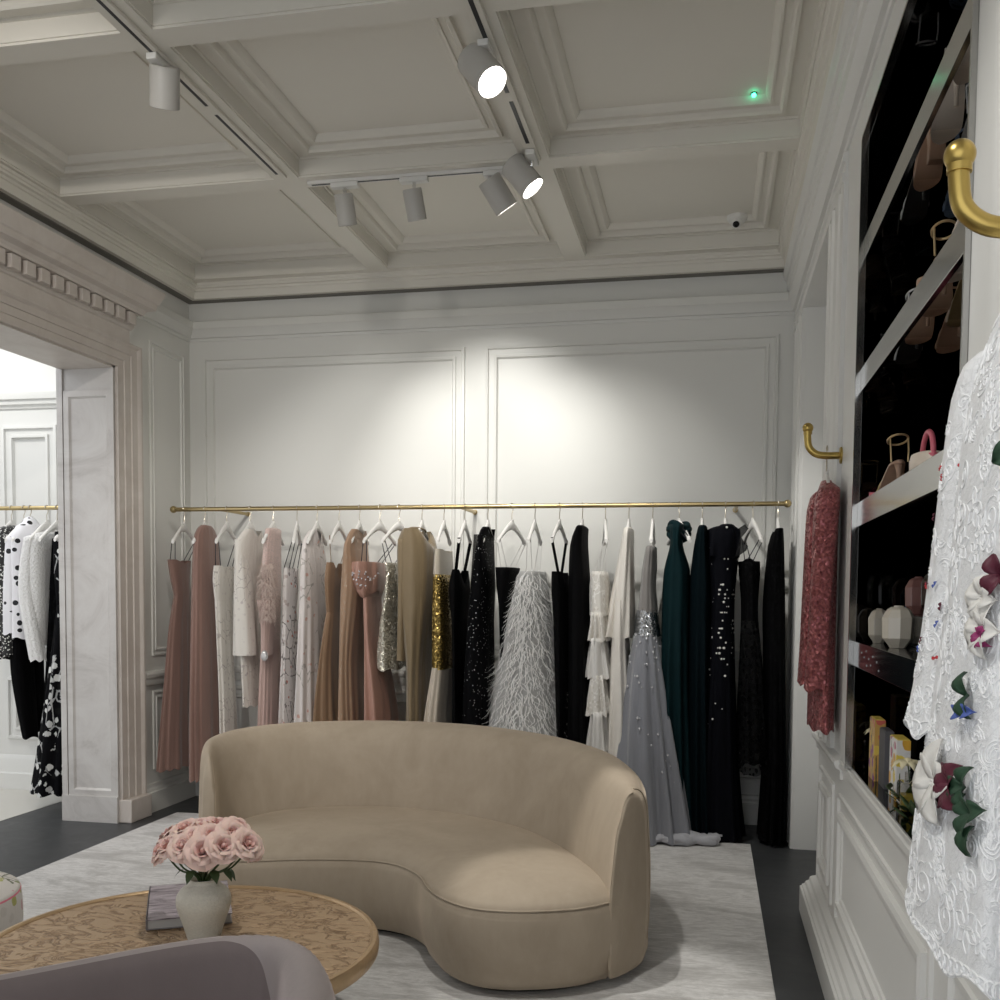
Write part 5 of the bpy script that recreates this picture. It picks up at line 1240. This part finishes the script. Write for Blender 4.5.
srow2 = L3([(1.89,.455,1.53,.025,.05),(1.84,.455,1.505,.03,.06),(1.5,.452,1.49,.032,.062),(1.27,.45,1.48,.036,.07)])
MB().loft(cloth_loft(srow2, 4, .03, .09, 13, n=48), True, False).build('sleeve', M['lace'], g, angle=0)
def onrings(rg, u, v):       # u around (0..1 from +X counter-clockwise), v down (0..1): point and normal
    n = len(rg[0]); i = max(0, min(len(rg)-2, int(v*(len(rg)-1)))); f = v*(len(rg)-1) - i
    k = int(u*n) % n; h = u*n - int(u*n)
    def P(i, k): return V(rg[min(i, len(rg)-1)][k % n])
    p = (P(i,k)*(1-h)+P(i,k+1)*h)*(1-f) + (P(i+1,k)*(1-h)+P(i+1,k+1)*h)*f
    nn = (P(i,k+1)-P(i,k)).cross(P(i+1,k)-P(i,k))
    c = sum((V(q) for q in rg[i]), V())/n
    if nn.dot(p-c) < 0: nn = -nn
    return p, nn.normalized()
# corded embroidery: spirals, sprays and scallops raised on the lace
rr = random.Random(4)
mb = MB()
def cord(rg, pts, r=.0014):
    q = [(lambda pn: pn[0] + pn[1]*.0004)(onrings(rg, u, v)) for u, v in pts]
    mb.tube(q, r, 5)
per = 1.15; Hh = 1.1     # metres round / down for isotropic motifs
def mot_spiral(u, v, s, rg, hh, per, ph, sg=1):
    cord(rg, [(u + s*(t/26)**.8*cos(ph+sg*t*.42)/per, v + s*(t/26)**.8*sin(ph+sg*t*.42)/hh) for t in range(2, 30)])
def mot_flower(u, v, s, rg, hh, per, ph):
    for k in range(6):
        a = ph + k*pi/3
        cord(rg, [(u + (s*t/8*cos(a) + s*.28*sin(pi*t/8)*-sin(a))/per, v + (s*t/8*sin(a) + s*.28*sin(pi*t/8)*cos(a))/hh) for t in range(1, 9)], .0012)
        cord(rg, [(u + (s*t/8*cos(a) - s*.28*sin(pi*t/8)*-sin(a))/per, v + (s*t/8*sin(a) - s*.28*sin(pi*t/8)*cos(a))/hh) for t in range(1, 9)], .0012)
def mot_arc(u, v, s, rg, hh, per, ph):
    for d in (0, .008, .016):
        cord(rg, [(u + (s-d)*cos(ph+t*.16)/per, v + (s-d)*.8*sin(ph+t*.16)/hh) for t in range(0, 18)], .0012)
for i in range(330):
    u = rr.uniform(.30, .80); v = rr.uniform(.06, .97); s = rr.uniform(.014, .034)
    (mot_spiral if i % 3 == 0 else mot_flower if i % 3 == 1 else mot_arc)(u, v, s, rings, Hh, per, rr.uniform(0, 6.3))
for i in range(60):
    u = i/60; cord(rings, [(u + .012*cos(a), .985 + .012*sin(a)) for a in (2*pi*k/10 for k in range(11))], .002)
for i in range(80):
    u = rr.uniform(.25, .8); v = rr.uniform(.06, .95); s = rr.uniform(.012,.026)
    (mot_spiral if i % 2 else mot_arc)(u, v, s, srings, .72, .36, rr.uniform(0, 6.3))
for i in range(14):
    u = i/14; cord(srings, [(u + .05*cos(a), .975 + .02*sin(a)) for a in (2*pi*k/10 for k in range(11))], .002)
mb.build('embroidery', M['lace_thread'], g)
def applique(nm, rg, u, v, size, n, mat, ph=0, lift=.010, span=2*pi, wid=.42, parent=g):
    p, nn = onrings(rg, u, v); dn = V((0,0,-1)); e1 = (dn - nn*dn.dot(nn)).normalized(); e2 = nn.cross(e1)
    mb = MB()
    for k in range(n):
        a = ph + span*k/n
        d = e1*cos(a) + e2*sin(a); s = nn.cross(d)
        def f(x, y, d=d, s=s):
            w = wid*size*sin(pi*min(1, .06+y*.93))**.8
            return p + d*(size*y) + s*(w*(2*x-1)) + nn*(.003 + lift*sin(pi*y)*1.0 + lift*.5*abs(2*x-1))
        mb.grid(f, 4, 6)
    return mb.build(nm, M['ap_'+mat], parent, solid=.001, angle=0)
A = applique
# positions follow the dress front (the side towards the room)
FL = [('flower_applique',rings,.655,.11,.040,5,'petal'),('flower_applique',rings,.700,.13,.045,4,'wine'),('ribbon_applique',rings,.672,.16,.060,2,'blue'),('petal_applique',rings,.640,.10,.018,4,'yellow'),
      ('leaf_applique',rings,.690,.30,.045,3,'green'),('flower_applique',rings,.620,.50,.036,5,'petal'),('flower_applique',rings,.665,.47,.034,3,'wine'),('flower_applique',rings,.635,.545,.042,5,'petal'),('petal_applique',rings,.640,.555,.020,4,'magenta'),('petal_applique',rings,.690,.27,.015,4,'magenta'),
      ('leaf_applique',rings,.600,.635,.036,2,'green'),('ribbon_applique',rings,.600,.66,.026,2,'blue'),('petal_applique',rings,.70,.42,.02,2,'blue'),
      ('flower_applique',rings,.520,.775,.068,5,'petal'),('flower_applique',rings,.575,.770,.045,4,'wine'),('leaf_applique',rings,.615,.765,.034,3,'green'),('leaf_applique',rings,.640,.79,.038,3,'green'),('leaf_applique',rings,.640,.84,.042,1,'green')]
for i, (nm, rg, u, v, s, n, mt) in enumerate(FL):
    A(nm, rg, u, v, s, n, mt, ph=i*1.3, lift=.012)
for i in range(16):
    A('petal_applique', srings, rr.uniform(.45,.72), rr.uniform(.2,.9), .007, 2, rr.choice(['blue','red','wine','blue']), ph=i, lift=.002)

# ---------------------------------------------------------------- lights
def spot(loc, aim, w, size, blend=.6, col=(1,.95,.88), r=.03):
    l = bpy.data.lights.new('spot_beam', 'SPOT'); l.energy = w; l.spot_size = R(size); l.spot_blend = blend; l.shadow_soft_size = r; l.color = col
    o = bpy.data.objects.new('spot_beam', l); COL.objects.link(o); o.location = loc
    o.rotation_euler = (V(aim)-V(loc)).to_track_quat('-Z', 'Y').to_euler(); return o
WORLD, EXPO = .68, 1.08
N1 = (1,.985,.94)
spot((-1.53,5.26,3.40), (-1.45,6.85,2.25), 50, 66, .85, N1)   # lamps on the cross track washing the back wall
spot((-1.92,5.26,3.40), (-2.35,6.85,2.15), 20, 66, .85, N1)
spot((-1.04,5.22,3.42), (-.75,6.7,2.0), 26, 64, .85, N1)
spot((-.78,4.97,3.42), (.25,6.0,1.2), 50, 60, .6, N1)
spot((-.83,3.86,3.42), (-.42,3.75,.5), 75, 24, .5, N1)
spot((-2.2,3.95,3.42), (-2.9,6.3,1.0), 36, 70, .7, (1,.95,.88))
spot((-.9,1.2,3.6), (.5,1.9,1.3), 48, 60, .7, N1)           # added spots above the view, unseen, along the same tracks
spot((-.9,2.6,3.6), (-1.4,3.6,.4), 60, 80, .8, N1)
spot((-2.24,1.8,3.6), (-3.3,5.4,1.6), 56, 80, .8, (1,.95,.88))
spot((-5.4,5.6,3.9), (-5.1,6.74,1.6), 34, 100, .8, N1)        # next room

w = bpy.data.worlds.new('shop_daylight'); sc.world = w; w.use_nodes = True
bg = w.node_tree.nodes['Background']; bg.inputs['Color'].default_value = (.93,.96,1,1); bg.inputs['Strength'].default_value = WORLD

# ---------------------------------------------------------------- camera
cam = bpy.data.cameras.new('camera'); co = bpy.data.objects.new('camera', cam); COL.objects.link(co); sc.camera = co
cam.sensor_width = 36; cam.sensor_fit = 'HORIZONTAL'; cam.lens = 36*1.0157; cam.shift_y = .150; cam.clip_start = .05
yaw, pitch, roll = -.20262, -.05482, -.00808
fwd = V((sin(yaw)*cos(pitch), cos(yaw)*cos(pitch), sin(pitch))); right = V((cos(yaw), -sin(yaw), 0)); down = fwd.cross(right)
r2 = right*cos(roll) + down*sin(roll); d2 = -right*sin(roll) + down*cos(roll)
m = Matrix((r2, -d2, -fwd)).transposed().to_4x4(); m.translation = V((0,0,1.5)); co.matrix_world = m
sc.view_settings.view_transform = 'Standard'; sc.view_settings.look = 'None'; sc.view_settings.gamma = 1; sc.view_settings.exposure = EXPO
sc.view_settings.use_curve_mapping = False
sc.cycles.max_bounces = 8; sc.cycles.diffuse_bounces = 4; sc.cycles.glossy_bounces = 4; sc.cycles.transparent_max_bounces = 12
sc.cycles.use_denoising = True; sc.cycles.sample_clamp_indirect = 6; sc.cycles.caustics_reflective = False; sc.cycles.caustics_refractive = False
